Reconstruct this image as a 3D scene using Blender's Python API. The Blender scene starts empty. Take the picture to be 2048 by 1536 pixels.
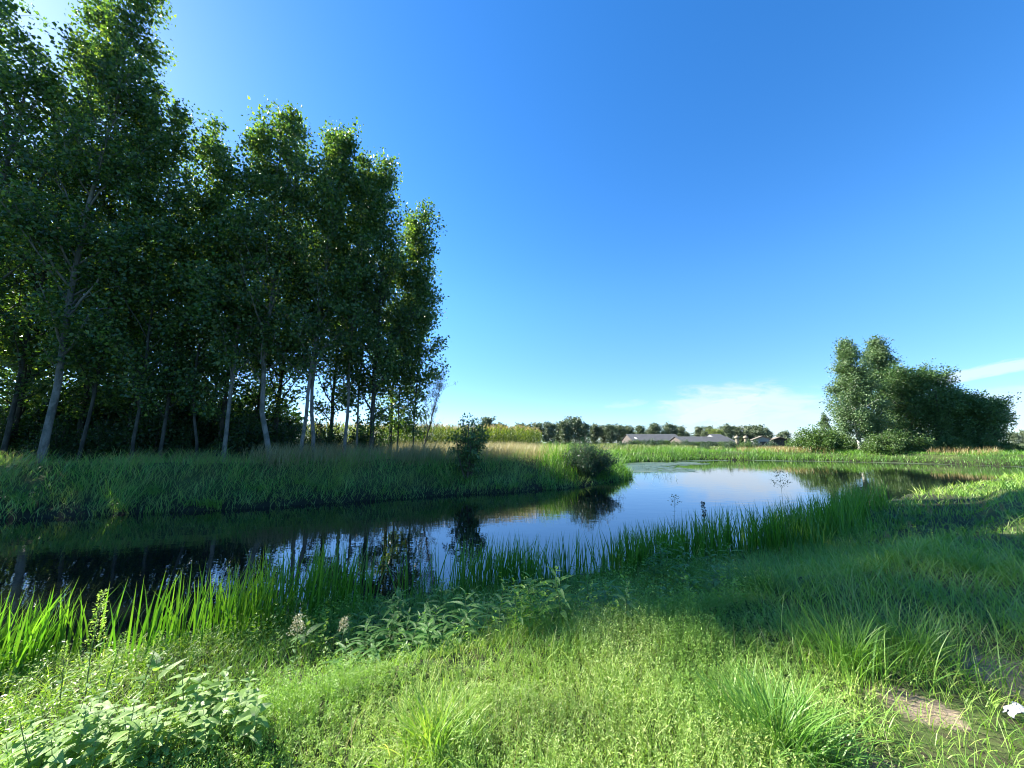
import bpy, math, random
import numpy as np
from mathutils import Vector

rng = np.random.default_rng(11)
random.seed(11)
SC = bpy.context.scene
COL = SC.collection
R = math.radians

# ------------------------------------------------------------------ camera, sky, sun, exposure
F_PX, PITCH, CAM_Z = 739.0, R(9.0), 1.65          # focal length in pixels of a 2048 px wide frame
WATER_Z = -0.9
cam_data = bpy.data.cameras.new('camera')
cam_data.sensor_width = 36.0
cam_data.lens = 36.0 * F_PX / 2048.0
cam_data.clip_start = 0.05
cam_data.clip_end = 6000.0
cam = bpy.data.objects.new('camera', cam_data)
cam.location = (0, 0, CAM_Z)
cam.rotation_euler = (math.pi / 2 + PITCH, 0, 0)
COL.objects.link(cam)
SC.camera = cam

SUN_AZ, SUN_EL = R(-68.0), R(34.5)
sd = Vector((math.sin(SUN_AZ) * math.cos(SUN_EL), math.cos(SUN_AZ) * math.cos(SUN_EL), math.sin(SUN_EL)))
sun_data = bpy.data.lights.new('sun', 'SUN')
sun_data.energy = 5.0
sun_data.angle = R(0.55)
sun_data.color = (1.0, 0.94, 0.84)
sun = bpy.data.objects.new('sun', sun_data)
sun.rotation_euler = sd.to_track_quat('Z', 'Y').to_euler()
sun.location = (-30, 15, 40)
COL.objects.link(sun)

SC.view_settings.view_transform = 'Standard'
SC.view_settings.look = 'None'
SC.view_settings.exposure = 2.1
SC.view_settings.gamma = 1.0
SC.cycles.max_bounces = 8
SC.cycles.filter_width = 1.05
SC.cycles.denoising_prefilter = 'ACCURATE'
SC.cycles.transparent_max_bounces = 4
SC.cycles.caustics_reflective = False
SC.cycles.caustics_refractive = False


class NT:
    """small helper for node trees"""
    def __init__(self, tree):
        self.t = tree
        tree.nodes.clear()

    def n(self, typ, **kw):
        nd = self.t.nodes.new(typ)
        for k, v in kw.items():
            if k.startswith('i_'):
                nd.inputs[k[2:].replace('_', ' ')].default_value = v
            else:
                setattr(nd, k, v)
        return nd

    def l(self, a, b):
        self.t.links.new(a, b)

    def math(self, op, a, b=None, c=None, clamp=False):
        nd = self.t.nodes.new('ShaderNodeMath')
        nd.operation = op
        nd.use_clamp = clamp
        for i, v in enumerate((a, b, c)):
            if v is None:
                continue
            if isinstance(v, (int, float)):
                nd.inputs[i].default_value = v
            else:
                self.t.links.new(v, nd.inputs[i])
        return nd.outputs[0]

    def mix(self, fac, a, b, blend='MIX'):
        nd = self.t.nodes.new('ShaderNodeMix')
        nd.data_type = 'RGBA'
        nd.blend_type = blend
        for s, v in ((nd.inputs['Factor'], fac), (nd.inputs[6], a), (nd.inputs[7], b)):
            if isinstance(v, (int, float)):
                s.default_value = v
            elif isinstance(v, tuple):
                s.default_value = v if len(v) == 4 else v + (1,)
            else:
                self.t.links.new(v, s)
        return nd.outputs[2]

    def smooth(self, v, lo, hi):
        nd = self.t.nodes.new('ShaderNodeMapRange')
        nd.interpolation_type = 'SMOOTHSTEP'
        self.t.links.new(v, nd.inputs[0])
        nd.inputs[1].default_value = lo
        nd.inputs[2].default_value = hi
        return nd.outputs[0]


world = bpy.data.worlds.new('World')
SC.world = world
world.use_nodes = True
w = NT(world.node_tree)
sky = w.n('ShaderNodeTexSky', sky_type='NISHITA', sun_disc=False, sun_elevation=SUN_EL, sun_rotation=SUN_AZ,
          altitude=0.0, air_density=1.0, dust_density=0.15, ozone_density=3.0)
hsv = w.n('ShaderNodeHueSaturation', i_Hue=0.507, i_Saturation=1.32, i_Value=1.0)
w.l(sky.outputs[0], hsv.inputs['Color'])
tc = w.n('ShaderNodeTexCoord')
sep = w.n('ShaderNodeSeparateXYZ')
w.l(tc.outputs['Generated'], sep.inputs[0])
az = w.math('ARCTAN2', sep.outputs[0], sep.outputs[1])       # compass direction and height of the sky point
el = w.math('ARCSINE', sep.outputs[2])


def cloud(azc, elc, azr, elr, tilt, sx, sy, thr, soft, amount, seed):
    a = w.math('SUBTRACT', az, R(azc))
    e = w.math('SUBTRACT', w.math('SUBTRACT', el, R(elc)), w.math('MULTIPLY', a, tilt))
    da = w.math('POWER', w.math('ABSOLUTE', w.math('DIVIDE', a, R(azr))), 2.5)
    de = w.math('POWER', w.math('ABSOLUTE', w.math('DIVIDE', e, R(elr))), 2.0)
    env = w.math('SUBTRACT', 1.0, w.math('ADD', da, de), clamp=True)
    cmb = w.n('ShaderNodeCombineXYZ')
    w.l(w.math('MULTIPLY', az, sx), cmb.inputs[0])
    w.l(w.math('MULTIPLY', e, sy), cmb.inputs[1])
    cmb.inputs[2].default_value = seed
    nz = w.n('ShaderNodeTexNoise', i_Scale=1.0, i_Detail=7.0, i_Roughness=0.62, i_Distortion=0.35)
    w.l(cmb.outputs[0], nz.inputs['Vector'])
    m = w.math('ADD', nz.outputs['Fac'], w.math('MULTIPLY', env, 0.40))
    m = w.smooth(m, thr, thr + soft)
    m = w.math('MULTIPLY', m, w.smooth(env, 0.0, 0.45))
    return w.math('MULTIPLY', m, amount, clamp=True)


m_all = None
for args in ((32, 3.8, 12.5, 5.0, -0.05, 11, 40, 0.53, 0.42, 0.72, 1.7),        # thin veil right of the centre
             (29.5, 4.3, 6.5, 2.2, 0.16, 26, 90, 0.60, 0.18, 0.85, 7.3),         # brighter wisps in it
             (31.5, 1.75, 2.0, 0.55, 0.0, 60, 110, 0.56, 0.14, 0.9, 3.1),        # small puffs near the horizon
             (52, 6.6, 6.0, 0.9, 0.16, 16, 60, 0.55, 0.30, 0.7, 9.9),
             (55, 3.2, 9.0, 2.2, 0.0, 12, 50, 0.55, 0.35, 0.5, 14.2),
             (17, 5.6, 4.0, 0.8, 0.1, 18, 60, 0.62, 0.30, 0.25, 23.0)):
    c_ = cloud(*args)
    m_all = c_ if m_all is None else w.math('MAXIMUM', m_all, c_)
low = w.mix(w.smooth(el, R(-2), R(24)), (0.43, 0.565, 0.86), (1.08, 1.04, 1.0))     # bluer air near the horizon
skyc = w.mix(1.0, hsv.outputs[0], low, 'MULTIPLY')
mixed = w.mix(m_all, skyc, (2.8, 3.2, 3.7))
bg = w.n('ShaderNodeBackground', i_Strength=0.076)
wo = w.n('ShaderNodeOutputWorld')
w.l(mixed, bg.inputs['Color'])
w.l(bg.outputs[0], wo.inputs['Surface'])


# ------------------------------------------------------------------ helpers
def ray_ratio(px, py):
    """direction of a photo pixel as (sideways, up) per metre of forward ground distance"""
    x, y = (px - 1024) / F_PX, (768 - py) / F_PX
    f = math.cos(PITCH) - y * math.sin(PITCH)
    z = y * math.cos(PITCH) + math.sin(PITCH)
    return x / f, z / f


def at(px, py, z):
    rx, rz = ray_ratio(px, py)
    t = (z - CAM_Z) / rz
    return rx * t, t


def on_horizon(px, Y):
    return (px - 1024) / F_PX / 1.013 * Y


def tag(o, label=None, cat=None, group=None, kind=None):
    for k, v in (('label', label), ('category', cat), ('group', group), ('kind', kind)):
        if v:
            o[k] = v
    return o


def empty(name, loc, rz=0.0, scale=1.0):
    o = bpy.data.objects.new(name, None)
    o.empty_display_size = 0.3
    o.location = loc
    o.rotation_euler = (0, 0, rz)
    o.scale = (scale, scale, scale) if isinstance(scale, (int, float)) else scale
    COL.objects.link(o)
    return o


def copy_tree(src, kids, loc, rz=0.0, scale=1.0):
    c = src.copy()
    COL.objects.link(c)
    c.location = loc
    c.rotation_euler = (0, 0, rz)
    c.scale = (scale, scale, scale) if isinstance(scale, (int, float)) else scale
    for k in kids:
        d = k.copy()
        COL.objects.link(d)
        d.parent = c
    return c


class MB:
    """collects vertices and faces (numpy) and links them as ONE mesh object"""
    def __init__(self):
        self.V, self.F, self.uv, self.n = [], [], [], 0

    def add(self, V, faces, uv=None, mi=0, smooth=False):
        """V (N,3); faces: list of int arrays (M,k); uv (N,2) per vertex"""
        V = np.asarray(V, dtype=np.float32).reshape(-1, 3)
        if uv is None:
            uv = np.zeros((len(V), 2), np.float32)
        for f in faces:
            f = np.asarray(f, dtype=np.int64)
            if f.size:
                self.F.append((f + self.n, mi, smooth))
        self.V.append(V)
        self.uv.append(np.asarray(uv, np.float32))
        self.n += len(V)

    def mesh(self, name, mats):
        me = bpy.data.meshes.new(name)
        V = np.concatenate(self.V)
        UV = np.concatenate(self.uv)
        loops = np.concatenate([f.ravel() for f, _, _ in self.F])
        tot = np.concatenate([np.full(len(f), f.shape[1], np.int32) for f, _, _ in self.F])
        mi = np.concatenate([np.full(len(f), m, np.int32) for f, m, _ in self.F])
        sm = np.concatenate([np.full(len(f), s, bool) for f, _, s in self.F])
        start = np.concatenate([[0], np.cumsum(tot)[:-1]]).astype(np.int32)
        me.vertices.add(len(V))
        me.vertices.foreach_set('co', V.ravel())
        me.loops.add(len(loops))
        me.loops.foreach_set('vertex_index', loops.astype(np.int32))
        me.polygons.add(len(tot))
        me.polygons.foreach_set('loop_start', start)
        me.polygons.foreach_set('material_index', mi)
        me.polygons.foreach_set('use_smooth', sm)
        uvl = me.uv_layers.new(name='uv')
        uvl.data.foreach_set('uv', UV[loops].ravel())
        me.update(calc_edges=True)
        for m in (mats if isinstance(mats, (list, tuple)) else [mats]):
            me.materials.append(m)
        return me

    def build(self, name, mats, parent=None, loc=None):
        o = bpy.data.objects.new(name, self.mesh(name, mats))
        if loc is not None:
            o.location = loc
        if parent is not None:
            o.parent = parent
        COL.objects.link(o)
        return o


def nrm(v):
    return v / np.maximum(np.linalg.norm(v, axis=-1, keepdims=True), 1e-9)


def rand_unit(n, r=rng):
    return nrm(r.normal(size=(n, 3)))


def tube(mb, path, rad, sides=6, mi=0, cap=False, smooth=True):
    P = np.asarray(path, float)
    K = len(P)
    rad = np.broadcast_to(np.asarray(rad, float), (K,))
    T = nrm(np.gradient(P, axis=0))
    ref = np.array([1.0, 0, 0]) if abs(T[0][0]) < 0.8 else np.array([0, 1.0, 0])
    S = nrm(np.cross(T, ref))
    U = np.cross(S, T)
    a = np.linspace(0, 2 * math.pi, sides, endpoint=False)
    V = P[:, None, :] + rad[:, None, None] * (np.cos(a)[None, :, None] * S[:, None, :] + np.sin(a)[None, :, None] * U[:, None, :])
    k, j = np.meshgrid(np.arange(K - 1), np.arange(sides), indexing='ij')
    j2 = (j + 1) % sides
    q = np.stack([k * sides + j, k * sides + j2, (k + 1) * sides + j2, (k + 1) * sides + j], -1).reshape(-1, 4)
    uv = np.stack([np.tile(a / 6.283, K), np.repeat(np.linspace(0, 1, K), sides)], -1)
    faces = [q]
    if cap:
        faces.append(np.arange(sides)[None, ::-1])
        faces.append(((K - 1) * sides + np.arange(sides))[None])
    mb.add(V.reshape(-1, 3), faces, uv, mi, smooth)


def box(mb, x0, x1, y0, y1, z0, z1, mi=0):
    V = [(x, y, z) for z in (z0, z1) for y in (y0, y1) for x in (x0, x1)]
    mb.add(V, [np.array([[0, 2, 3, 1], [4, 5, 7, 6], [0, 1, 5, 4], [2, 6, 7, 3], [0, 4, 6, 2], [1, 3, 7, 5]])], None, mi)


def prism(mb, prof, y0, y1, mi=0):
    """closed outline in xz swept along y"""
    n = len(prof)
    V = [(x, y0, z) for x, z in prof] + [(x, y1, z) for x, z in prof]
    mb.add(V, [np.array([[i, (i + 1) % n, n + (i + 1) % n, n + i] for i in range(n)]),
               np.arange(n)[None, ::-1], np.arange(n, 2 * n)[None]], None, mi)


def blades(mb, P, L, W, az, lean, bend, segs=3, r=rng, uvx=None, mi=0):
    """grass blades: P (N,3) feet, L length, W width, az direction they lean to"""
    N = len(P)
    if N == 0:
        return
    L, W, lean, bend = (np.broadcast_to(np.asarray(v, float), (N,)) for v in (L, W, lean, bend))
    u = np.stack([np.cos(az), np.sin(az), np.zeros(N)], -1)
    tw = az + math.pi / 2 + r.normal(0, 0.7, N)
    s = np.stack([np.cos(tw), np.sin(tw), np.zeros(N)], -1)
    rows, uvs = [], []
    if uvx is None:
        uvx = r.random(N)
    for k in range(segs + 1):
        t = k / segs
        ang0 = lean
        ang = ang0 + bend * t
        # integrate a bending stalk (angle from the vertical grows along it)
        h = np.sin((ang0 + ang) / 2) * t * L
        z = np.cos((ang0 + ang) / 2) * t * L
        c = P + u * h[:, None] + np.array([0, 0, 1.0]) * z[:, None]
        wd = W * (0.75 + 0.5 * t if t < 0.5 else 1.0) * (1 - t ** 2.2) * 0.5
        uvp = np.stack([uvx, np.full(N, t)], -1)
        if k < segs:
            rows += [c - s * wd[:, None], c + s * wd[:, None]]
            uvs += [uvp, uvp]
        else:
            rows.append(c)
            uvs.append(uvp)
    nv = len(rows)
    V = np.stack(rows, 1).reshape(-1, 3)
    UV = np.stack(uvs, 1).reshape(-1, 2)
    b = (np.arange(N) * nv)[:, None]
    faces = []
    for k in range(segs - 1):
        faces.append(b + np.array([2 * k, 2 * k + 1, 2 * k + 3, 2 * k + 2])[None])
    faces.append(b + np.array([2 * segs - 2, 2 * segs - 1, 2 * segs])[None])
    mb.add(V, faces, UV, mi)


def leaves(mb, C, D, N, L, W, fold=0.15, wide=0.38, mi=0, vfac=None, uvx=None):
    """simple folded leaf: foot at C, pointing along D, facing N"""
    n = len(C)
    if n == 0:
        return
    D = nrm(D)
    N = nrm(N - D * np.sum(N * D, -1, keepdims=True))
    S = np.cross(D, N)
    L = np.broadcast_to(np.asarray(L, float), (n,))[:, None]
    W = np.broadcast_to(np.asarray(W, float), (n,))[:, None]
    V = np.stack([C, C + D * L * wide + S * W / 2 + N * W * fold, C + D * L - N * L * fold * 0.6,
                  C + D * L * wide - S * W / 2 + N * W * fold], 1).reshape(-1, 3)
    b = (np.arange(n) * 4)[:, None]
    if uvx is None:
        uvx = rng.random(n)
    v = np.zeros(n) if vfac is None else vfac
    UV = np.repeat(np.stack([uvx, v], -1), 4, 0)
    mb.add(V, [b + np.array([0, 1, 2])[None], b + np.array([0, 2, 3])[None]], UV, mi)


def leaf_big(mb, C, D, N, L, W, prof, fold=0.2, droop=0.35, mi=0):
    """leaf with an outline of stations, a folded midrib and a drooping tip; prof = half widths at even stations"""
    n = len(C)
    D = nrm(D)
    N = nrm(N - D * np.sum(N * D, -1, keepdims=True))
    S = np.cross(D, N)
    L = np.broadcast_to(np.asarray(L, float), (n,))[:, None]
    W = np.broadcast_to(np.asarray(W, float), (n,))[:, None]
    K = len(prof)
    rows, uvs = [], []
    for k, h in enumerate(prof):
        t = k / (K - 1)
        mid = C + D * L * t - N * L * droop * t * t
        rows += [mid + S * W * h + N * W * fold * h, mid, mid - S * W * h + N * W * fold * h]
        uvs += [(0.5 + h, t), (0.5, t), (0.5 - h, t)]
    V = np.stack(rows, 1).reshape(-1, 3)
    UV = np.tile(np.array(uvs, float), (n, 1))
    b = (np.arange(n) * 3 * K)[:, None]
    faces = []
    for k in range(K - 1):
        a = 3 * k
        faces.append(b + np.array([a, a + 1, a + 4, a + 3])[None])
        faces.append(b + np.array([a + 1, a + 2, a + 5, a + 4])[None])
    mb.add(V, faces, UV, mi, smooth=False)


# ------------------------------------------------------------------ materials
def leaf_mat(name, stops, trans=0.4, tcol=(1.25, 1.35, 0.55), rough=0.45, spec=0.45, patch=None, patch_scale=0.6, tip=None, vein=False):
    """foliage: a colour per leaf, patches over metres, light passing through"""
    m = bpy.data.materials.new(name)
    m.use_nodes = True
    t = NT(m.node_tree)
    geo = t.n('ShaderNodeNewGeometry')
    ramp = t.n('ShaderNodeValToRGB')
    cr = ramp.color_ramp
    cr.elements[0].color = stops[0] + (1,)
    cr.elements[1].color = stops[-1] + (1,)
    for i, s in enumerate(stops[1:-1], 1):
        e = cr.elements.new(i / (len(stops) - 1))
        e.color = s + (1,)
    t.l(geo.outputs['Random Per Island'], ramp.inputs[0])
    col = ramp.outputs[0]
    if patch is not None:
        tcn = t.n('ShaderNodeNewGeometry')
        nz = t.n('ShaderNodeTexNoise', i_Scale=patch_scale, i_Detail=3.0)
        t.l(tcn.outputs['Position'], nz.inputs['Vector'])
        col = t.mix(t.smooth(nz.outputs['Fac'], 0.42, 0.62), col, patch)
    if tip is not None:
        uv = t.n('ShaderNodeUVMap')
        sp = t.n('ShaderNodeSeparateXYZ')
        t.l(uv.outputs[0], sp.inputs[0])
        col = t.mix(t.math('MULTIPLY', t.smooth(sp.outputs[1], tip[1], tip[2]), tip[3] if len(tip) > 3 else 1.0), col, tip[0])
    nrmal = None
    if vein:
        uv = t.n('ShaderNodeUVMap')
        sp = t.n('ShaderNodeSeparateXYZ')
        t.l(uv.outputs[0], sp.inputs[0])
        side = t.math('ABSOLUTE', t.math('SUBTRACT', sp.outputs[0], 0.5))
        wv = t.math('SINE', t.math('MULTIPLY', t.math('SUBTRACT', sp.outputs[1], t.math('MULTIPLY', side, 0.7)), 75.0))
        col = t.mix(t.math('MULTIPLY', t.smooth(wv, 0.4, 1.0), 0.35), col, tuple(min(1, c * 1.5) for c in stops[-1]))
        bmp = t.n('ShaderNodeBump', i_Strength=0.5, i_Distance=0.004)
        t.l(wv, bmp.inputs['Height'])
        nrmal = bmp.outputs[0]
    p = t.n('ShaderNodeBsdfPrincipled', i_Roughness=rough)
    p.inputs['Specular IOR Level'].default_value = spec
    t.l(col, p.inputs['Base Color'])
    tr = t.n('ShaderNodeBsdfTranslucent')
    t.l(t.mix(1.0, col, tcol, 'MULTIPLY'), tr.inputs['Color'])
    if nrmal:
        t.l(nrmal, p.inputs['Normal'])
    mx = t.n('ShaderNodeMixShader', i_Fac=trans)
    t.l(p.outputs[0], mx.inputs[1])
    t.l(tr.outputs[0], mx.inputs[2])
    out = t.n('ShaderNodeOutputMaterial')
    t.l(mx.outputs[0], out.inputs['Surface'])
    return m


def rough_mat(name, c1, c2, scale=4.0, rough=0.85, bump=0.3, dist=0.02, stretch=(1, 1, 1), spec=0.3, lo=0.4, hi=0.62, c3=None):
    m = bpy.data.materials.new(name)
    m.use_nodes = True
    t = NT(m.node_tree)
    tcn = t.n('ShaderNodeTexCoord')
    mp = t.n('ShaderNodeMapping')
    mp.inputs['Scale'].default_value = stretch
    t.l(tcn.outputs['Object'], mp.inputs[0])
    nz = t.n('ShaderNodeTexNoise', i_Scale=scale, i_Detail=6.0, i_Roughness=0.65)
    t.l(mp.outputs[0], nz.inputs['Vector'])
    col = t.mix(t.smooth(nz.outputs['Fac'], lo, hi), c1, c2)
    if c3:
        n3 = t.n('ShaderNodeTexNoise', i_Scale=scale * 0.3, i_Detail=4.0)
        t.l(tcn.outputs['Object'], n3.inputs['Vector'])
        col = t.mix(t.smooth(n3.outputs['Fac'], 0.5, 0.62), col, c3)
    p = t.n('ShaderNodeBsdfPrincipled', i_Roughness=rough)
    p.inputs['Specular IOR Level'].default_value = spec
    t.l(col, p.inputs['Base Color'])
    b = t.n('ShaderNodeBump', i_Strength=bump, i_Distance=dist)
    t.l(nz.outputs['Fac'], b.inputs['Height'])
    t.l(b.outputs[0], p.inputs['Normal'])
    out = t.n('ShaderNodeOutputMaterial')
    t.l(p.outputs[0], out.inputs['Surface'])
    return m


M = {}
M['poplar'] = leaf_mat('poplar_leaf', [(0.026, 0.068, 0.024), (0.044, 0.100, 0.032), (0.075, 0.150, 0.042), (0.16, 0.22, 0.065)],
                       trans=0.46, tcol=(1.9, 1.9, 0.5), rough=0.36, spec=0.55)
M['poplar_far'] = leaf_mat('silver_poplar_leaf', [(0.060, 0.120, 0.045), (0.10, 0.17, 0.065), (0.15, 0.23, 0.095)], trans=0.25, rough=0.45)
M['dark_tree'] = leaf_mat('alder_leaf', [(0.042, 0.100, 0.028), (0.072, 0.150, 0.040), (0.12, 0.21, 0.06)], trans=0.25, rough=0.42)
M['bush'] = leaf_mat('bush_leaf', [(0.045, 0.095, 0.025), (0.075, 0.140, 0.035), (0.110, 0.180, 0.050)], trans=0.35, rough=0.45)
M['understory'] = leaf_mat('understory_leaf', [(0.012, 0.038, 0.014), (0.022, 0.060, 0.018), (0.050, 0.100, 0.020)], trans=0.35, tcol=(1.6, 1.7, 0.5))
M['willow'] = leaf_mat('willow_leaf', [(0.035, 0.070, 0.040), (0.055, 0.100, 0.055), (0.090, 0.130, 0.085)], trans=0.3)
M['sedge_bush'] = leaf_mat('grey_willow_leaf', [(0.014, 0.048, 0.026), (0.024, 0.070, 0.036), (0.045, 0.100, 0.048)], trans=0.3)
M['far_tree'] = leaf_mat('far_tree_leaf', [(0.075, 0.112, 0.062), (0.115, 0.155, 0.085), (0.16, 0.20, 0.11)], trans=0.15)  # lightened leaf colour stands in for distance haze
M['far_yellow'] = leaf_mat('far_yellow_leaf', [(0.14, 0.19, 0.04), (0.20, 0.25, 0.06)], trans=0.2)
M['maize'] = leaf_mat('maize_leaf', [(0.070, 0.120, 0.022), (0.120, 0.180, 0.035), (0.190, 0.240, 0.060)], trans=0.42, tcol=(1.3, 1.3, 0.4),
                      tip=((0.30, 0.24, 0.11), 0.985, 0.99))
M['tassel'] = leaf_mat('maize_tassel', [(0.30, 0.22, 0.09), (0.42, 0.33, 0.15)], trans=0.3)
M['reed'] = leaf_mat('reed_blade', [(0.06, 0.17, 0.018), (0.10, 0.24, 0.028), (0.16, 0.31, 0.04)], trans=0.5, tcol=(1.25, 1.35, 0.45), rough=0.4,
                     tip=((0.20, 0.20, 0.07), 0.86, 1.0, 0.5))
M['grass'] = leaf_mat('grass_blade', [(0.15, 0.27, 0.035), (0.22, 0.37, 0.05), (0.32, 0.46, 0.075), (0.46, 0.50, 0.18)], trans=0.38,
                      tcol=(1.2, 1.3, 0.5), patch=(0.18, 0.34, 0.055), patch_scale=0.8)
M['lush'] = leaf_mat('lush_grass', [(0.08, 0.20, 0.03), (0.14, 0.29, 0.04), (0.21, 0.36, 0.055)], trans=0.4, tcol=(1.2, 1.3, 0.5),
                     patch=(0.10, 0.23, 0.045), patch_scale=0.5)
M['bank_grass'] = leaf_mat('bank_grass', [(0.09, 0.28, 0.06), (0.16, 0.37, 0.075), (0.24, 0.44, 0.10), (0.42, 0.46, 0.18)], trans=0.38,
                           tcol=(1.2, 1.3, 0.55), patch=(0.26, 0.37, 0.10), patch_scale=0.7)
M['dry'] = leaf_mat('dry_grass', [(0.18, 0.22, 0.07), (0.36, 0.31, 0.15), (0.48, 0.42, 0.24), (0.24, 0.28, 0.09)], trans=0.4, tcol=(1.1, 1.0, 0.7))
M['seed'] = leaf_mat('seed_head', [(0.22, 0.19, 0.09), (0.34, 0.28, 0.15)], trans=0.4, tcol=(1.1, 1.0, 0.7))
M['rust'] = leaf_mat('rusty_grass', [(0.32, 0.21, 0.10), (0.38, 0.29, 0.14), (0.26, 0.28, 0.10)], trans=0.35, tcol=(1.1, 0.9, 0.6))
M['mat'] = leaf_mat('small_herb', [(0.18, 0.30, 0.05), (0.28, 0.42, 0.08), (0.38, 0.50, 0.13), (0.48, 0.52, 0.22)], trans=0.42,
                    tcol=(1.15, 1.25, 0.6), patch=(0.21, 0.36, 0.06), patch_scale=0.9, rough=0.5)
M['herb'] = leaf_mat('leafy_herb', [(0.13, 0.26, 0.03), (0.21, 0.36, 0.045), (0.30, 0.44, 0.07)], trans=0.42, tcol=(1.3, 1.35, 0.45), rough=0.42)
M['nettle'] = leaf_mat('nettle_leaf', [(0.15, 0.27, 0.06), (0.22, 0.36, 0.09), (0.30, 0.44, 0.14)], trans=0.34, rough=0.42, spec=0.4, vein=True)
M['lance'] = leaf_mat('willowherb_leaf', [(0.075, 0.20, 0.04), (0.12, 0.27, 0.055), (0.17, 0.33, 0.075)], trans=0.4, rough=0.45, spec=0.35, vein=True)
M['stem'] = rough_mat('green_stem', (0.10, 0.16, 0.05), (0.16, 0.18, 0.08), scale=12, bump=0.1)
M['dark_plume'] = leaf_mat('dark_plume', [(0.035, 0.045, 0.040), (0.06, 0.075, 0.055)], trans=0.2)
M['cream'] = leaf_mat('cream_flower', [(0.45, 0.42, 0.27), (0.60, 0.56, 0.38)], trans=0.3, tcol=(1, 1, 0.8))
M['bark_pale'] = rough_mat('pale_poplar_bark', (0.085, 0.084, 0.068), (0.20, 0.19, 0.16), scale=5, stretch=(1, 1, 0.35), bump=0.5, dist=0.015, lo=0.35, hi=0.6,
                           c3=(0.09, 0.10, 0.08))
M['bark_dark'] = rough_mat('dark_bark', (0.028, 0.030, 0.022), (0.07, 0.07, 0.055), scale=6, stretch=(1, 1, 0.3), bump=0.7, dist=0.02)
M['bark_white'] = rough_mat('white_bark', (0.40, 0.40, 0.36), (0.58, 0.57, 0.52), scale=3, stretch=(1, 1, 0.4), bump=0.2, c3=(0.16, 0.15, 0.12))
M['twig'] = rough_mat('twig_bark', (0.06, 0.055, 0.04), (0.12, 0.11, 0.08), scale=8)
M['roof'] = rough_mat('grey_sheet_roof', (0.05, 0.055, 0.058), (0.08, 0.085, 0.088), scale=0.8, bump=0.2, dist=0.05, stretch=(6, 0.4, 1))
M['roof_tan'] = rough_mat('weathered_tan_roof', (0.12, 0.105, 0.08), (0.18, 0.15, 0.115), scale=1.2, bump=0.2, dist=0.05)
M['wall_pale'] = rough_mat('pale_barn_wall', (0.24, 0.25, 0.26), (0.32, 0.33, 0.34), scale=1.2, bump=0.1)
M['wall_brick'] = rough_mat('brown_brick_wall', (0.07, 0.06, 0.055), (0.11, 0.095, 0.085), scale=3.0, bump=0.2)
M['wall_dark'] = rough_mat('dark_board_wall', (0.035, 0.03, 0.03), (0.07, 0.06, 0.055), scale=3.0, bump=0.2)
M['glass'] = rough_mat('window_dark', (0.02, 0.025, 0.03), (0.03, 0.04, 0.05), rough=0.15, bump=0.0)
M['skylight'] = rough_mat('skylight_white', (0.75, 0.76, 0.78), (0.8, 0.8, 0.82), bump=0.0, rough=0.4)
M['silo'] = rough_mat('tan_silo', (0.18, 0.155, 0.11), (0.24, 0.21, 0.15), scale=2.0, bump=0.1)
M['paper'] = rough_mat('white_paper', (0.34, 0.36, 0.39), (0.44, 0.45, 0.48), scale=10, bump=0.3, dist=0.004, rough=0.6)
M['soil'] = rough_mat('bank_soil', (0.02, 0.02, 0.014), (0.05, 0.045, 0.03), scale=3)


def ground_material():
    m = bpy.data.materials.new('ground')
    m.use_nodes = True
    t = NT(m.node_tree)
    geo = t.n('ShaderNodeNewGeometry')
    n1 = t.n('ShaderNodeTexNoise', i_Scale=0.35, i_Detail=8.0, i_Roughness=0.7)
    n2 = t.n('ShaderNodeTexNoise', i_Scale=9.0, i_Detail=8.0, i_Roughness=0.75)
    n3 = t.n('ShaderNodeTexNoise', i_Scale=60.0, i_Detail=4.0)
    for n in (n1, n2, n3):
        t.l(geo.outputs['Position'], n.inputs['Vector'])
    green = t.mix(t.smooth(n1.outputs['Fac'], 0.4, 0.6), (0.040, 0.075, 0.018), (0.075, 0.105, 0.030))
    litter = t.mix(t.smooth(n2.outputs['Fac'], 0.45, 0.65), green, (0.050, 0.042, 0.026))
    straw = t.mix(t.smooth(n3.outputs['Fac'], 0.5, 0.68), (0.22, 0.17, 0.12), (0.45, 0.37, 0.25))
    path = t.mix(t.smooth(n2.outputs['Fac'], 0.35, 0.7), (0.24, 0.19, 0.14), straw)
    at_ = t.n('ShaderNodeAttribute', attribute_name='bare')
    mask = t.math('ADD', at_.outputs['Fac'], t.math('MULTIPLY', t.math('SUBTRACT', n2.outputs['Fac'], 0.5), 0.8))
    col = t.mix(t.smooth(mask, 0.35, 0.65), litter, path)
    wet = t.n('ShaderNodeSeparateXYZ')
    t.l(geo.outputs['Position'], wet.inputs[0])
    col = t.mix(t.smooth(wet.outputs[2], -0.15, -0.75), col, (0.022, 0.024, 0.014))
    p = t.n('ShaderNodeBsdfPrincipled', i_Roughness=0.95)
    p.inputs['Specular IOR Level'].default_value = 0.15
    t.l(col, p.inputs['Base Color'])
    b = t.n('ShaderNodeBump', i_Strength=0.8, i_Distance=0.03)
    t.l(n2.outputs['Fac'], b.inputs['Height'])
    t.l(b.outputs[0], p.inputs['Normal'])
    out = t.n('ShaderNodeOutputMaterial')
    t.l(p.outputs[0], out.inputs['Surface'])
    return m


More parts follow.
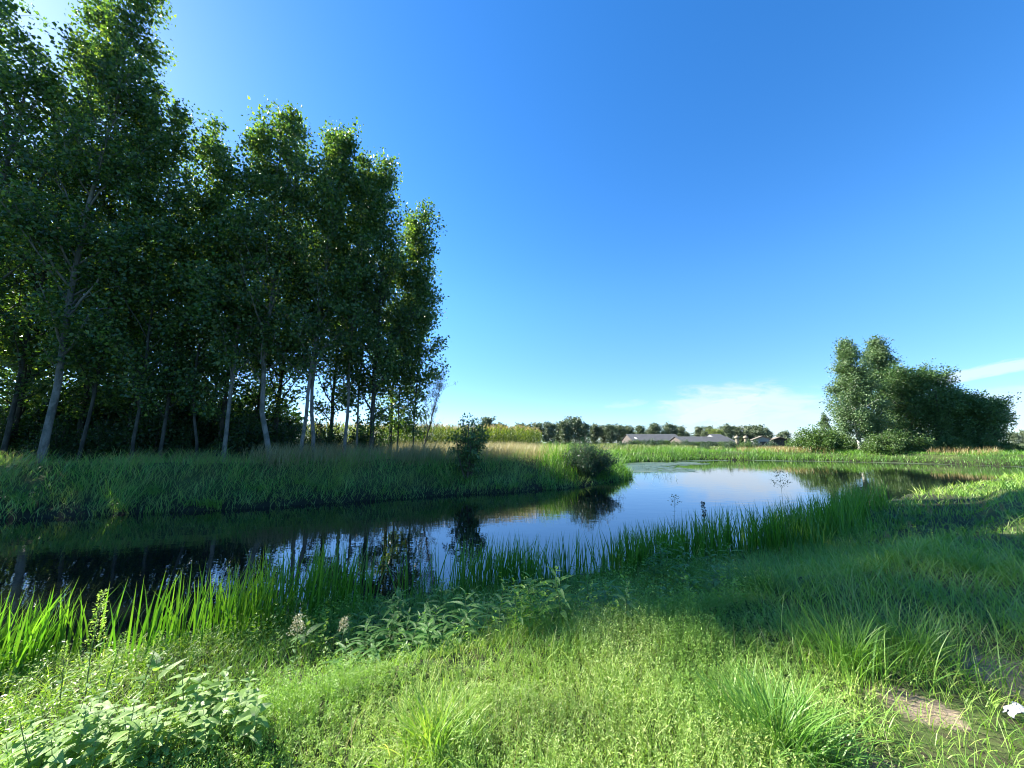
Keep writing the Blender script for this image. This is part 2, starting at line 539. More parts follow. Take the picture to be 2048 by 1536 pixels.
def water_material():
    m = bpy.data.materials.new('water')
    m.use_nodes = True
    t = NT(m.node_tree)
    geo = t.n('ShaderNodeNewGeometry')
    mp = t.n('ShaderNodeMapping')
    mp.inputs['Scale'].default_value = (1.0, 1.6, 1.0)
    mp.inputs['Rotation'].default_value = (0, 0, R(-25))
    t.l(geo.outputs['Position'], mp.inputs[0])
    n1 = t.n('ShaderNodeTexNoise', i_Scale=1.3, i_Detail=2.0)
    n2 = t.n('ShaderNodeTexNoise', i_Scale=6.0, i_Detail=2.0)
    for n in (n1, n2):
        t.l(mp.outputs[0], n.inputs['Vector'])
    h = t.math('ADD', t.math('MULTIPLY', n1.outputs['Fac'], 0.7), t.math('MULTIPLY', n2.outputs['Fac'], 0.12))
    b = t.n('ShaderNodeBump', i_Strength=0.10, i_Distance=0.045)
    t.l(h, b.inputs['Height'])
    p = t.n('ShaderNodeBsdfPrincipled', i_Roughness=0.015, i_IOR=1.75)
    p.inputs['Base Color'].default_value = (0.006, 0.010, 0.008, 1)
    p.inputs['Specular IOR Level'].default_value = 0.62
    t.l(b.outputs[0], p.inputs['Normal'])
    out = t.n('ShaderNodeOutputMaterial')
    t.l(p.outputs[0], out.inputs['Surface'])
    return m


def duckweed_material():
    m = bpy.data.materials.new('duckweed')
    m.use_nodes = True
    t = NT(m.node_tree)
    geo = t.n('ShaderNodeNewGeometry')
    n1 = t.n('ShaderNodeTexNoise', i_Scale=0.5, i_Detail=6.0, i_Roughness=0.7)
    t.l(geo.outputs['Position'], n1.inputs['Vector'])
    col = t.mix(t.smooth(n1.outputs['Fac'], 0.4, 0.62), (0.045, 0.075, 0.035), (0.09, 0.12, 0.065))
    p = t.n('ShaderNodeBsdfPrincipled', i_Roughness=0.45)
    t.l(col, p.inputs['Base Color'])
    out = t.n('ShaderNodeOutputMaterial')
    t.l(p.outputs[0], out.inputs['Surface'])
    return m


# ------------------------------------------------------------------ terrain
NEAR = np.array([(-200, -70), (-80, -24), (-30, -4), (-14, 1.2), (-8, 3.7), (-5.4, 4.5), (-4.3, 4.95), (-3.2, 5.6), (-2.2, 6.1), (-1.3, 6.6), (.24, 6.9), (2.5, 7.7), (5.2, 9.0),
                 (8.8, 10.9), (13, 14.3), (21.3, 19.7), (43.7, 31.5), (95, 52), (220, 100)], float)
FARA = np.array([(-200, -50), (-80, -10), (-30, 8.3), (-17.1, 12.9), (-10.4, 15.2), (-3.06, 18.8), (0.5, 20.6), (3.3, 21.7), (6.5, 25), (8.7, 28.5), (9.2, 31.5)], float)
FARB = np.array([(9.2, 31.5), (9, 36), (12, 44), (15.2, 48.6), (27.8, 55.7), (36, 55), (43.7, 52.7), (52.6, 45.4), (55, 41.0), (62, 42.5), (95, 60), (220, 118)], float)
POLY = np.concatenate([FARA, FARB[1:], NEAR[::-1]])


def d_line(x, y, L):
    best = np.full(x.shape, 1e9)
    for (ax, ay), (bx, by) in zip(L[:-1], L[1:]):
        dx, dy = bx - ax, by - ay
        t = np.clip(((x - ax) * dx + (y - ay) * dy) / (dx * dx + dy * dy), 0, 1)
        best = np.minimum(best, np.hypot(x - ax - t * dx, y - ay - t * dy))
    return best


def in_poly(x, y, P):
    c = np.zeros(x.shape, bool)
    n = len(P)
    for i in range(n):
        (x1, y1), (x2, y2) = P[i], P[(i + 1) % n]
        if y1 == y2:
            continue
        c ^= ((y1 > y) != (y2 > y)) & (x < (x2 - x1) * (y - y1) / (y2 - y1) + x1)
    return c


_ph = rng.uniform(0, 6.28, (12, 2))
_fr = rng.normal(size=(12, 2))


def wob(x, y, f):
    s = 0
    for i in range(12):
        s = s + np.sin((_fr[i, 0] * x + _fr[i, 1] * y) * f + _ph[i, 0])
    return s / 3.5


def sstep(t):
    t = np.clip(t, 0, 1)
    return t * t * (3 - 2 * t)


# worn path: centre line on the right of the camera
PATH = np.array([(1.2, 0.6), (1.75, 1.7), (2.1, 2.35), (2.75, 2.75), (3.7, 3.05), (5.5, 3.6), (9, 5.2), (16, 8.5), (30, 16)], float)


BARE = [at(1815, 1400, 0) + (.20,), at(1880, 1425, 0) + (.16,), at(2015, 1335, 0) + (.32,), at(2090, 1360, 0) + (.45,), at(1760, 1530, 0) + (.18,),
        at(1690, 1590, 0) + (.25,), at(2200, 1270, 0) + (.5,)]


def bare(x, y):
    m = np.zeros(np.shape(x))
    for bx, by, br in BARE:
        m = np.maximum(m, np.exp(-((x - bx) ** 2 + (y - by) ** 2) / br ** 2))
    return m


def terrain(x, y):
    """height, distance to the water (negative inside it), and which bank: 0 near, 1 far"""
    x = np.asarray(x, float)
    y = np.asarray(y, float)
    dn, da, db = d_line(x, y, NEAR), d_line(x, y, FARA), d_line(x, y, FARB)
    inside = in_poly(x, y, POLY)
    d = np.minimum(np.minimum(dn, da), db)
    d = np.where(inside, -d, d) + 0.14 * wob(x, y, 1.1) + 0.05 * wob(y, x, 3.3)
    side = (np.minimum(da, db) < dn).astype(int)
    topfar = 0.68 - 0.45 * sstep((x + 1.0) / 10.0)
    wfar = 3.9 - 1.2 * sstep((x + 1.0) / 10.0)
    wn = 3.3
    lip = wn + .2 * wob(x, y, .8)
    hn = WATER_Z + 0.12 + 0.30 * np.clip(d / (lip - .7), 0, 1) + (-WATER_Z - 0.12 - 0.30) * sstep((d - lip + .75) / .75)
    hf = WATER_Z + 0.12 + (topfar - WATER_Z - 0.12) * sstep(d / wfar * 0.92 + 0.08)
    h = np.where(side == 0, hn, hf)
    h = np.where(d < 0, WATER_Z + 0.12 + np.maximum(d * 0.9, -1.1), np.where(d < 0.25, np.minimum(h, WATER_Z + 0.12 + d * 0.5), h))
    amp = np.clip(d / 2.0, 0, 1)
    h = h + amp * (0.035 * wob(x, y, 1.6) + 0.015 * wob(y, x, 5.0)) + np.clip((np.hypot(x, y) - 60) / 200, 0, 1) * 0.4 * wob(x, y, 0.02)
    h = h - 0.03 * bare(x, y) * (side == 0)
    return h, d, side


def Hh(x, y):
    return float(terrain(np.array([x]), np.array([y]))[0][0])


def build_ground():
    n = 520
    u = np.linspace(-1, 1, n)
    k = 8.8
    g = np.sinh(u * k) / math.sinh(k) * 2600
    X, Y = np.meshgrid(g, g + 9.0, indexing='ij')
    # denser in front of the camera
    x, y = X.ravel(), Y.ravel()
    h, d, side = terrain(x, y)
    V = np.stack([x, y, h], -1)
    i, j = np.meshgrid(np.arange(n - 1), np.arange(n - 1), indexing='ij')
    q = np.stack([i * n + j, (i + 1) * n + j, (i + 1) * n + j + 1, i * n + j + 1], -1).reshape(-1, 4)
    mb = MB()
    mb.add(V, [q], np.stack([x, y], -1), 0, True)
    o = mb.build('ground', ground_material())
    pd = d_line(x, y, PATH)
    bare_ = bare(x, y) * (side == 0)
    a = o.data.attributes.new('bare', 'FLOAT', 'POINT')
    a.data.foreach_set('value', bare_.astype(np.float32))
    tag(o, kind='structure', label='grassy banks and flat meadow with a worn path', cat='ground')


build_ground()

mb = MB()
P = POLY.copy()
mb.add(np.array([(-400, -300, WATER_Z), (400, -300, WATER_Z), (400, 400, WATER_Z), (-400, 400, WATER_Z)]), [np.array([[0, 1, 2, 3]])])
tag(mb.build('water', water_material()), kind='structure', label='still dark water of the canal and pond', cat='water')


# ------------------------------------------------------------------ trees
def make_tree(seed, H, cb, Rad, prof, ang, nb, nleaf, leaf, wl, trunk_r, bend=(0, 0), sub=4, fork=0, droop=0.3, mat='poplar', bark='bark_pale',
              scatter=0.28, gaps=0.0, leafr=0.0, kink=None, min_b=0.02, bunch=20):
    """trunk with limbs (one mesh) and a crown of separate leaves (one mesh)"""
    r = np.random.default_rng(seed)
    tb, lb = MB(), MB()
    K = 16
    tt = np.linspace(0, 1, K)
    wx = np.cumsum(r.normal(0, 0.006, K)) * H * 0.35
    wy = np.cumsum(r.normal(0, 0.006, K)) * H * 0.35
    px = wx - wx[0] + bend[0] * tt * H
    py = wy - wy[0] + bend[1] * tt * H
    if kink is not None:
        px = px + kink * (np.exp(-((tt * H - 0.2) / 2.2) ** 2) - 1.0) * -1
    path = np.stack([px, py, tt * H * 0.985 - 0.15], -1)
    rad = trunk_r * ((1 - tt) ** 0.8 + 0.02) * (1 + 0.18 * np.exp(-tt * H / 0.5))
    tube(tb, path, rad, 9)

    def tp(z):
        f = np.clip(z / H * (K - 1), 0, K - 1.001)
        i = int(f)
        return path[i] * (1 - (f - i)) + path[i + 1] * (f - i), trunk_r * ((1 - z / H) ** 0.8 + 0.02)

    pts, wts = [], []
    ga = r.uniform(0, 6.28)
    for b in range(nb):
        s = ((b + r.random()) / nb) ** 0.92
        z = cb + (H * 0.985 - cb) * s
        ga += 2.4 + r.normal(0, 0.3)
        reach = Rad * prof(s) * r.uniform(0.65, 1.12)
        if r.random() < gaps:
            reach *= 0.35
        a = R(r.uniform(*ang)) * (1 - 0.35 * s)
        Lb = max(0.35, reach / max(0.3, math.sin(a)))
        Lb = min(Lb, (H * 1.03 - z) / max(0.2, math.cos(a)) + 0.3)
        p0, tr = tp(z)
        d = np.array([math.cos(ga) * math.sin(a), math.sin(ga) * math.sin(a), math.cos(a)])
        n = 6
        q = [p0]
        for k in range(1, n):
            d = nrm(d + np.array([0, 0, 0.10 - droop * 0.25 * k / n]) + r.normal(0, 0.09, 3))
            q.append(q[-1] + d * Lb / (n - 1))
        q = np.array(q)
        br = max(min_b * 0.5, min(tr * 0.5, 0.018 * Lb + 0.008))
        tube(tb, q, np.linspace(br, br * 0.2, n), 5)
        tip_pts = [(q, Lb)]
        for k in range(sub):
            f = r.uniform(0.2, 0.95) * (n - 1)
            i = int(f)
            s0 = q[i] * (1 - (f - i)) + q[min(i + 1, n - 1)] * (f - i)
            dd = nrm(nrm(q[-1] - q[0]) * 0.8 + r.normal(0, 0.6, 3) + np.array([0, 0, 0.15]))
            ls = Lb * r.uniform(0.22, 0.5)
            ss = np.array([s0, s0 + dd * ls * 0.5 + r.normal(0, 0.04, 3), s0 + nrm(dd + np.array([0, 0, -droop])) * ls])
            tube(tb, ss, [br * 0.4, br * 0.25, br * 0.1], 3)
            tip_pts.append((ss, ls))
        for arr, ll in tip_pts:
            m = max(2, int(ll * 9))
            f = r.uniform(0.25 if arr is q else 0.1, 1.0, m) * (len(arr) - 1)
            i = np.minimum(f.astype(int), len(arr) - 2)
            pp = arr[i] * (1 - (f - i))[:, None] + arr[i + 1] * (f - i)[:, None]
            pts.append(pp)
    pts = np.concatenate(pts)
    # leaves sit in bunches on the twigs, with gaps between the bunches
    nc = max(12, nleaf // bunch)
    cc = pts[r.integers(0, len(pts), nc)] + r.normal(0, scatter * 0.5, (nc, 3))
    cr = r.uniform(0.45, 1.35, nc) * scatter
    wts = cr ** 2
    idx = r.choice(nc, nleaf, p=wts / wts.sum())
    C = cc[idx] + np.clip(r.normal(0, 1, (nleaf, 3)), -1.7, 1.7) * cr[idx][:, None] * np.array([1, 1, 0.85])
    D = nrm(r.normal(size=(nleaf, 3)) + np.array([0, 0, -0.5]) * droop * 2)
    N = rand_unit(nleaf, r) + np.array([0, 0, 0.6])
    Ls = leaf * r.uniform(0.45, 1.35, nleaf)
    leaves(lb, C, D, N, Ls, Ls * wl, fold=0.18, wide=0.36)
    return tb.mesh('trunk', M[bark]), lb.mesh('crown', M[mat])


def put_tree(meshes, loc, rz, scale, name, label, cat, group=None, tint=None):
    root = empty(name, loc, rz, scale)
    tag(root, label, cat, group)
    for nm, me in zip(('trunk', 'crown'), meshes):
        o = bpy.data.objects.new(nm, me)
        o.parent = root
        COL.objects.link(o)
    return root


def prof_poplar(s):
    return min(1.0, 0.55 + 2.2 * s) * (1 - s) ** 0.68 * 1.15 + 0.05


def prof_lean(s):
    return min(1.0, 0.7 + 1.5 * s) * (1 - s) ** 0.8 + 0.05


def prof_round(s):
    return math.sqrt(max(0.0, 1 - (2 * s - 0.85) ** 2 / 1.45)) * 0.95 + 0.05


def top_height(px_base, py_top, Y):
    # height of a tree standing at distance Y whose top shows at photo row py_top
    return CAM_Z + Y * ray_ratio(px_base, py_top)[1]


# the wood on the far bank: (trunk px, distance, top row px, crown base m, radius, trunk radius, bark, kink, label)
FRONT = [
    (88, 17.2, -60, 7.0, 3.1, .29, 'bark_pale', None, 'tallest poplar with the thick pale trunk near the left edge'),
    (10, 18.6, -20, 4.5, 2.9, .20, 'bark_dark', None, 'tall poplar cut by the left edge of the wood'),
    (162, 18.4, 150, 5.5, 2.6, .15, 'bark_dark', None, 'poplar with a thin dark trunk just right of the thickest pale trunk'),
    (268, 18.3, 215, 4.0, 2.4, .14, 'bark_dark', None, 'leaning poplar whose greyish trunk stands left of the dark undergrowth'),
    (322, 19.2, 225, 3.6, 2.3, .15, 'bark_dark', None, 'loose topped poplar in the dip between the tall crown and the twin tops'),
    (398, 19.6, 300, 4.0, 2.1, .13, 'bark_dark', -0.7, 'poplar with a bent dark trunk left of the straight greyish one'),
    (450, 19.4, 238, 6.5, 2.2, .19, 'bark_pale', None, 'poplar with a straight greyish trunk left of the pale curved trunk'),
    (546, 19.8, 212, 7.0, 2.7, .26, 'bark_pale', -0.9, 'poplar with the brightest pale trunk, curved at its foot and forked above'),
    (603, 20.4, 262, 7.2, 2.3, .20, 'bark_pale', None, 'poplar with a slim pale trunk leaning right, left one of a close pair'),
    (628, 21.0, 240, 7.5, 2.4, .21, 'bark_pale', -0.5, 'poplar with a pale trunk bent at the foot, right one of a close pair'),
    (690, 21.8, 300, 6.5, 2.2, .19, 'bark_pale', None, 'poplar with a greyish trunk between the pale pair and the dark thick trunk'),
    (714, 23.2, 330, 3.6, 1.9, .13, 'bark_pale', None, 'thin poplar squeezed against the left of the dark thick trunk'),
    (742, 22.6, 308, 3.2, 2.5, .27, 'bark_dark', None, 'poplar with the dark thick trunk near the right end of the wood'),
    (794, 24.4, 425, 2.2, 2.1, .10, 'bark_dark', None, 'small poplar with a thin dark stem, second from the right end of the wood'),
    (826, 24.2, 402, 2.2, 1.75, .10, 'bark_dark', None, 'last slim poplar at the right end of the wood beside the maize'),
]
VIEWED = []
for i, (px, Y, pty, cb, rad, tr, bark, kink, lab) in enumerate(FRONT):
    X = on_horizon(px, Y)
    Ht = top_height(px, pty, Y) - 0.6
    big = 1.0 + 0.25 * (rad > 2.6)
    ms = make_tree(100 + i, Ht, cb * .62, rad, prof_poplar, (32, 60), int(54 * big), int(14500 * big * (rad / 2.4)), 0.170, 0.86, tr * .5,
                   bend=(random.uniform(-.01, .02) + (0.03 if px in (603,) else 0), 0), sub=5, mat='poplar', bark=bark, kink=kink, scatter=0.27, droop=0.3,
                   gaps=0.12)
    put_tree(ms, (X, Y, Hh(X, Y) - 0.05), 0, 1.0, 'poplar_tree', lab, 'tree', 'poplars in the wood')

variants = [make_tree(200 + i, 18.5, 1.8 + i * .5, 2.7, prof_poplar, (34, 66), 40, 8500, 0.18, 0.86, 0.15, sub=4, mat='poplar', bark='bark_dark',
                      scatter=0.3, gaps=0.12) for i in range(4)]
INNER = []
SHORT = {88: 'the thickest pale trunk', 10: 'the left edge trunk', 162: 'the thin dark left trunk', 268: 'the leaning greyish trunk', 322: 'the loose topped poplar',
         398: 'the bent dark trunk', 450: 'the straight greyish trunk', 546: 'the brightest curved trunk', 603: 'the close pale pair', 628: 'the close pale pair',
         690: 'the trunk beside the pale pair', 714: 'the dark thick trunk', 742: 'the dark thick trunk', 794: 'the thin right end stems', 826: 'the thin right end stems'}


def deep_label(px, Y, what='slim poplar'):
    q = min(SHORT, key=lambda k: abs(k - px))
    deep = 'just' if Y < 22.5 + px / 800 * 4 else 'some way' if Y < 25.8 + px / 800 * 4 else 'far'
    side = 'left of' if px < q - 12 else 'right of' if px > q + 12 else 'directly behind'
    return f'{what} {deep} behind the front row, {side} {SHORT[q]}'


for row in range(3):
    for k in range(8):
        px = 40 + k * 104 + (row % 2) * 46 + random.uniform(-18, 18)
        Y = 21.5 + row * 3.1 + (px - 40) / 800 * 4.5 + random.uniform(-.8, .8)
        if px > 790 or (px > 540 and row > 0) or (px > 420 and row > 1):
            continue
        INNER.append((px, Y))
INNER += [(-110, 22.5), (-30, 26)]
for i, (px, Y) in enumerate(INNER):
    X = on_horizon(px, Y)
    hs = np.interp(px, [-200, 0, 260, 420, 800], [22, 23, 19, 19, 17.5]) * random.uniform(.72, .98)
    put_tree(variants[i % 4], (X, Y, Hh(X, Y) - 0.05), random.uniform(0, 6.28), hs / 18.5, 'poplar_tree',
             deep_label(px, Y), 'tree', 'poplars deep inside the wood')


for i, (X, Y, hs, lab) in enumerate(((-26.2, 17.2, 23.5, 'tall poplar at the left end of the wood, nearest to the water'),
                                     (-28.6, 16.7, 25.5, 'tall poplar second from the left end of the wood'),
                                     (-32.6, 18.0, 31.5, 'unseen tallest poplar past the left end of the wood, added to shade the bank'))):
    last = hs > 30  # out of view, added tall and broad crowned to shade the near bank
    ms = make_tree(240 + i, hs, 4.0, 3.3 if last else 3.1, (lambda s: (1 - s) ** .35) if last else prof_poplar, (32, 60), 70 if last else 50, 19000 if last else 7000, 0.21, 0.86, 0.2, sub=5, mat='poplar', bark='bark_pale', scatter=0.3)
    put_tree(ms, (X, Y, Hh(X, Y) - 0.05), 0, 1.0, 'poplar_tree', lab, 'tree', 'poplars in the wood')


def make_bush(seed, H, Rad, nst, nleaf, leaf, wl, mat, bark='twig', spread=0.75, droop=0.2, scatter=0.12, low=0.08, dome=True):
    r = np.random.default_rng(seed)
    tb, lb = MB(), MB()
    pts = []
    for s in range(nst):
        a = r.uniform(0, 6.28)
        f = math.sqrt(r.random())
        out = f * Rad
        h = H * ((1 - 0.75 * f * f) if dome else 1.0) * r.uniform(0.7, 1.05)
        p0 = np.array([math.cos(a), math.sin(a), 0]) * out * 0.25 * spread
        p2 = np.array([math.cos(a) * out, math.sin(a) * out, h])
        p1 = (p0 + p2) / 2 + np.array([0, 0, h * 0.12]) + r.normal(0, 0.05 * H, 3)
        t = np.linspace(0, 1, 7)[:, None]
        q = (1 - t) ** 2 * p0 + 2 * t * (1 - t) * p1 + t * t * p2
        q[:, 2] -= 0.1 * (1 - t[:, 0])
        tube(tb, q, np.linspace(0.012 + 0.008 * H, 0.004, 7), 4)
        for k in range(5):
            f2 = r.uniform(0.15, 0.95) * 6
            i = int(f2)
            b0 = q[i]
            dd = nrm(r.normal(size=3) + np.array([math.cos(a), math.sin(a), 0.5]))
            b1 = b0 + dd * H * r.uniform(0.1, 0.24)
            b1[2] = max(b1[2], low * H)
            tube(tb, np.array([b0, (b0 + b1) / 2 + r.normal(0, 0.02 * H, 3), b1]), [0.008, 0.005, 0.003], 3)
            tt = r.random((7, 1))
            pts.append(b0 * (1 - tt) + b1 * tt)
        tt = r.uniform(0.15, 1, (10, 1))
        pts.append(((1 - tt) ** 2 * p0 + 2 * tt * (1 - tt) * p1 + tt * tt * p2))
    pts = np.concatenate(pts)
    C = pts[r.integers(0, len(pts), nleaf)] + r.normal(0, scatter, (nleaf, 3))
    C[:, 2] = np.maximum(C[:, 2], 0.02)
    D = nrm(r.normal(size=(nleaf, 3)) + np.array([0, 0, -droop]))
    N = rand_unit(nleaf, r) + np.array([0, 0, 0.9])
    Ls = leaf * r.uniform(0.6, 1.3, nleaf)
    leaves(lb, C, D, N, Ls, Ls * wl, fold=0.15)
    return tb.mesh('stems', M[bark]), lb.mesh('foliage', M[mat])


def put_bush(meshes, loc, rz, scale, name, label, cat, group=None):
    root = empty(name, loc, rz, scale)
    tag(root, label, cat, group)
    for nm, me in zip(('stems', 'foliage'), meshes):
        o = bpy.data.objects.new(nm, me)
        o.parent = root
        COL.objects.link(o)
    return root


# dark undergrowth of the wood
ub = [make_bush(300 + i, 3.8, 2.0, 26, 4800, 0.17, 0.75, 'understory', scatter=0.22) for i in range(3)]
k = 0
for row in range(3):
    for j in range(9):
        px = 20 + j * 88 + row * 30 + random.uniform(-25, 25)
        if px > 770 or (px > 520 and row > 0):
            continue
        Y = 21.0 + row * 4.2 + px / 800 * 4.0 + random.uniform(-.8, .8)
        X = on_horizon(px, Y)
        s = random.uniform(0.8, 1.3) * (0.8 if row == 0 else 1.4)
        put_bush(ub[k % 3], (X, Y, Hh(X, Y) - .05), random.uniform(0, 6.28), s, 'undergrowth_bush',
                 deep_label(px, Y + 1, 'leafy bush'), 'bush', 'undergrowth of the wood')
        k += 1

# slender willow leaning out at the right end of the wood
ms = make_tree(410, 5.6, 0.6, 1.0, lambda s: 1 - 0.5 * s, (18, 34), 26, 4200, 0.12, 0.22, 0.06, bend=(0.24, 0), sub=4, mat='willow', bark='twig', scatter=0.10, droop=-0.2)
X = on_horizon(842, 25.5)
put_tree(ms, (X, 25.5, Hh(X, 25.5)), 0, 1.0, 'willow_tree', 'wispy pale willow leaning out to the right from the end of the wood', 'tree')

# alder on the bank slope with its mirror image in the water
X, Y = on_horizon(936, 20.6), 20.6
ms = make_bush(420, 3.3, 1.15, 18, 3000, 0.14, 0.72, 'dark_tree', scatter=0.10, dome=False, spread=0.5)
put_bush(ms, (X, Y, Hh(X, Y) - .05), 0, (1, 1, 1), 'alder_shrub', 'dark upright shrub standing alone on the far bank with its reflection below', 'shrub')
# rounded grey willow mound on the tip
X, Y = 4.9, 25.0
ms = make_bush(421, 2.7, 2.35, 90, 21000, 0.16, 0.20, 'sedge_bush', scatter=0.13, low=0.02)
put_bush(ms, (X, Y, Hh(X, Y) - .15), 0, 1.0, 'willow_shrub', 'rounded dark blue green shrub at the tip where the far bank meets the pond', 'shrub')

# ---- trees across the pond on the right
RIGHT = [
    (1718, 56.5, 676, 1.2, 4.5, .24, 'poplar_far', 'bark_white', prof_lean, 'silvery poplar with twin white stems, left one of the two tall trees across the pond'),
    (1784, 60.0, 670, 1.2, 4.6, .22, 'poplar_far', 'bark_pale', prof_lean, 'silvery poplar with a spiky top, right one of the two tall trees across the pond'),
    (1828, 57.0, 742, 0.5, 4.0, .25, 'dark_tree', 'bark_dark', prof_round, 'dark rounded alder touching the right side of the spiky topped poplar'),
    (1878, 55.5, 752, 0.5, 4.0, .25, 'dark_tree', 'bark_dark', prof_round, 'tall dark alder in the middle of the dark clump across the pond'),
    (1912, 58.5, 790, 0.5, 3.4, .2, 'dark_tree', 'bark_dark', prof_round, 'dark alder with a small ragged top left of the last rounded tree'),
    (1946, 55.0, 800, 0.4, 3.6, .2, 'dark_tree', 'bark_dark', prof_round, 'low dark alder beneath the ragged top in the clump across the pond'),
    (1975, 57.0, 808, 0.5, 3.0, .22, 'bush', 'bark_dark', prof_round, 'last rounded olive green tree at the right end of the clump'),
]
for i, (px, Y, pty, cb, rad, tr, mt, bk, pf, lab) in enumerate(RIGHT):
    X = on_horizon(px, Y)
    z0 = Hh(X, Y)
    Ht = top_height(px, pty, Y) - z0
    far = mt == 'poplar_far'
    ms = make_tree(500 + i, Ht, cb, rad, pf, (55, 78) if far else (45, 85), 60, 22000 if not far else 40000, 0.22, 0.8, tr, sub=5, mat=mt, bark=bk,
                   scatter=0.42, gaps=0.1, droop=0.1, min_b=0.05)
    put_tree(ms, (X, Y, z0 - .05), random.uniform(0, 6), 1.0, 'poplar_tree' if far else 'alder_tree', lab, 'tree', 'trees across the pond')
X = on_horizon(1727, 57.2)
bb = [make_bush(600 + i, 3.4, 2.6, 40, 8000, 0.22, 0.6, 'bush', scatter=0.25, low=0.02) for i in range(3)]
for i, (px, Y, s, lab) in enumerate([
        (1640, 57.0, 1.35, 'bright green rounded bush at the left foot of the trees across the pond'),
        (1602, 62.0, .95, 'smaller pale bush leftmost beside the brightest rounded bush across the pond'),
        (1676, 60.5, 1.25, 'bush between the bright rounded bush and the twin white stems'),
        (1765, 51.5, .95, 'light green bush left one of a pair in front of the white stemmed poplar'),
        (1805, 52.0, 1.15, 'light green bush with layered branches in front of the dark clump'),
        (1850, 53.0, .75, 'low bush in the shade at the front of the dark clump'),
        (1906, 52.0, .8, 'low shaded bush under the ragged topped alder'),
        (1964, 52.5, .9, 'low shaded bush at the foot of the last rounded tree'),
        (2004, 54.0, .7, 'small bush at the far right end of the clump beside the water')]):
    X = on_horizon(px, Y)
    put_bush(bb[i % 3], (X, Y, Hh(X, Y) - .05), i * 1.3, s, 'pond_bush', lab, 'bush', 'bushes across the pond')
# small spruce-like top left of the clump
ms = make_tree(640, 7.0, 1.2, 2.0, lambda s: 1.05 - s, (60, 80), 40, 4200, 0.22, 0.5, 0.12, sub=3, mat='poplar_far', bark='bark_pale', scatter=0.14)
X = on_horizon(1655, 66.0)
put_tree(ms, (X, 66.0, Hh(X, 66)), 0, 1.0, 'poplar_tree', 'small pointed pale tree behind the bright bush, left of the tall poplars', 'tree', 'trees across the pond')

# ---- far tree line
fv = [make_tree(700 + i, 10, 0.6, 4.6 - i * .5, prof_round, (50, 88), 40, 4600, 0.55, 0.85, 0.25, sub=3, mat='far_tree', bark='bark_dark', scatter=0.55) for i in range(4)]
fy = make_tree(705, 8, 0.6, 3.6, prof_round, (50, 88), 36, 4000, 0.5, 0.85, 0.25, sub=3, mat='far_yellow', bark='bark_dark', scatter=0.5)
FT = [(975, 230, 841), (1000, 236, 852), (1040, 200, 852), (1056, 205, 853), (1078, 210, 851), (1098, 205, 851), (1120, 235, 850), (1131, 210, 846), (1150, 215, 841),
      (1168, 212, 852), (1190, 220, 853), (1207, 225, 855), (1222, 215, 854), (1240, 222, 855), (1257, 228, 856), (1282, 205, 855), (1310, 208, 852), (1340, 210, 853),
      (1362, 220, 857), (1400, 215, 857), (1418, 210, 857), (1456, 205, 855), (1478, 212, 857), (1498, 215, 856), (1515, 208, 855), (1532, 220, 861), (1562, 240, 870)]
FT_LAB = {975: 'far round tree showing above the tassels of the maize', 1000: 'small skyline tree right of the one above the maize, half behind tassels',
          1040: 'skyline tree behind the small dark roofed farm building', 1056: 'skyline tree just right of the small dark roofed farm building',
          1078: 'skyline tree left of the narrow gap before the lone round tree', 1098: 'lone small round tree between two gaps on the skyline',
          1120: 'low skyline tree left of the largest dome', 1131: 'broad tree merging with the left flank of the largest domed skyline tree',
          1150: 'largest domed tree on the far skyline', 1168: 'skyline tree on the right flank of the largest dome', 1190: 'first flat topped skyline tree right of the largest dome',
          1207: 'second flat topped skyline tree right of the largest dome', 1222: 'third flat topped skyline tree right of the largest dome',
          1240: 'skyline tree a little left of the longest barn', 1257: 'skyline tree touching the left end of the longest barn',
          1282: 'skyline tree above the left end of the longest barn roof', 1310: 'rounded dark tree right behind the middle of the longest barn roof',
          1340: 'round tree above the right part of the longest barn roof', 1362: 'sloping skyline tree where the two long barns meet',
          1400: 'skyline tree above the left half of the lower barn', 1418: 'skyline tree left of the yellow green one', 1456: 'round skyline tree right of the yellow green one',
          1478: 'skyline tree behind the left silo', 1498: 'skyline tree behind the right silo', 1515: 'skyline tree between the silos and the pale gabled shed',
          1532: 'skyline tree above the pale gabled shed', 1562: 'tiny low tree on the skyline behind the tan roofed shed'}
for i, (px, Y, pty) in enumerate(FT):
    X = on_horizon(px, Y)
    z0 = Hh(X, Y)
    Ht = top_height(px, pty, Y) - z0
    put_tree(fv[i % 4], (X, Y, z0), i * 1.7, Ht / 10.0 * 1.02, 'skyline_tree',
             FT_LAB[px], 'tree', 'trees along the far skyline')
X = on_horizon(1433, 190)
put_tree(fy, (X, 190, Hh(X, 190)), 0, .93, 'skyline_tree', 'yellow green tree, the only bright one on the far skyline', 'tree', 'trees along the far skyline')
for i in range(16):
    px = 985 + i * 39 + random.uniform(-10, 10)
    Y = 262 + random.uniform(-8, 14)
    X = on_horizon(px, Y)
    put_tree(fv[(i + 2) % 4], (X, Y, Hh(X, Y)), i * 2.1, (0.8 + 0.25 * random.random(), 0.8 + .2 * random.random(), 0.82), 'skyline_tree',
             'low hazy tree filling the gaps behind the far skyline row', 'tree', 'hazy trees behind the far skyline')
for i in range(9):     # right edge, beyond the water
    px = 2030 + i * 24
    Y = 170 + i * 9
    X = on_horizon(px, Y)
    put_tree(fv[i % 4], (X, Y, Hh(X, Y)), i * 2.1, 0.55 + 0.1 * (i % 3), 'distant_tree',
             'small distant tree at the right edge beyond the end of the water', 'tree', 'distant trees beyond the canal')
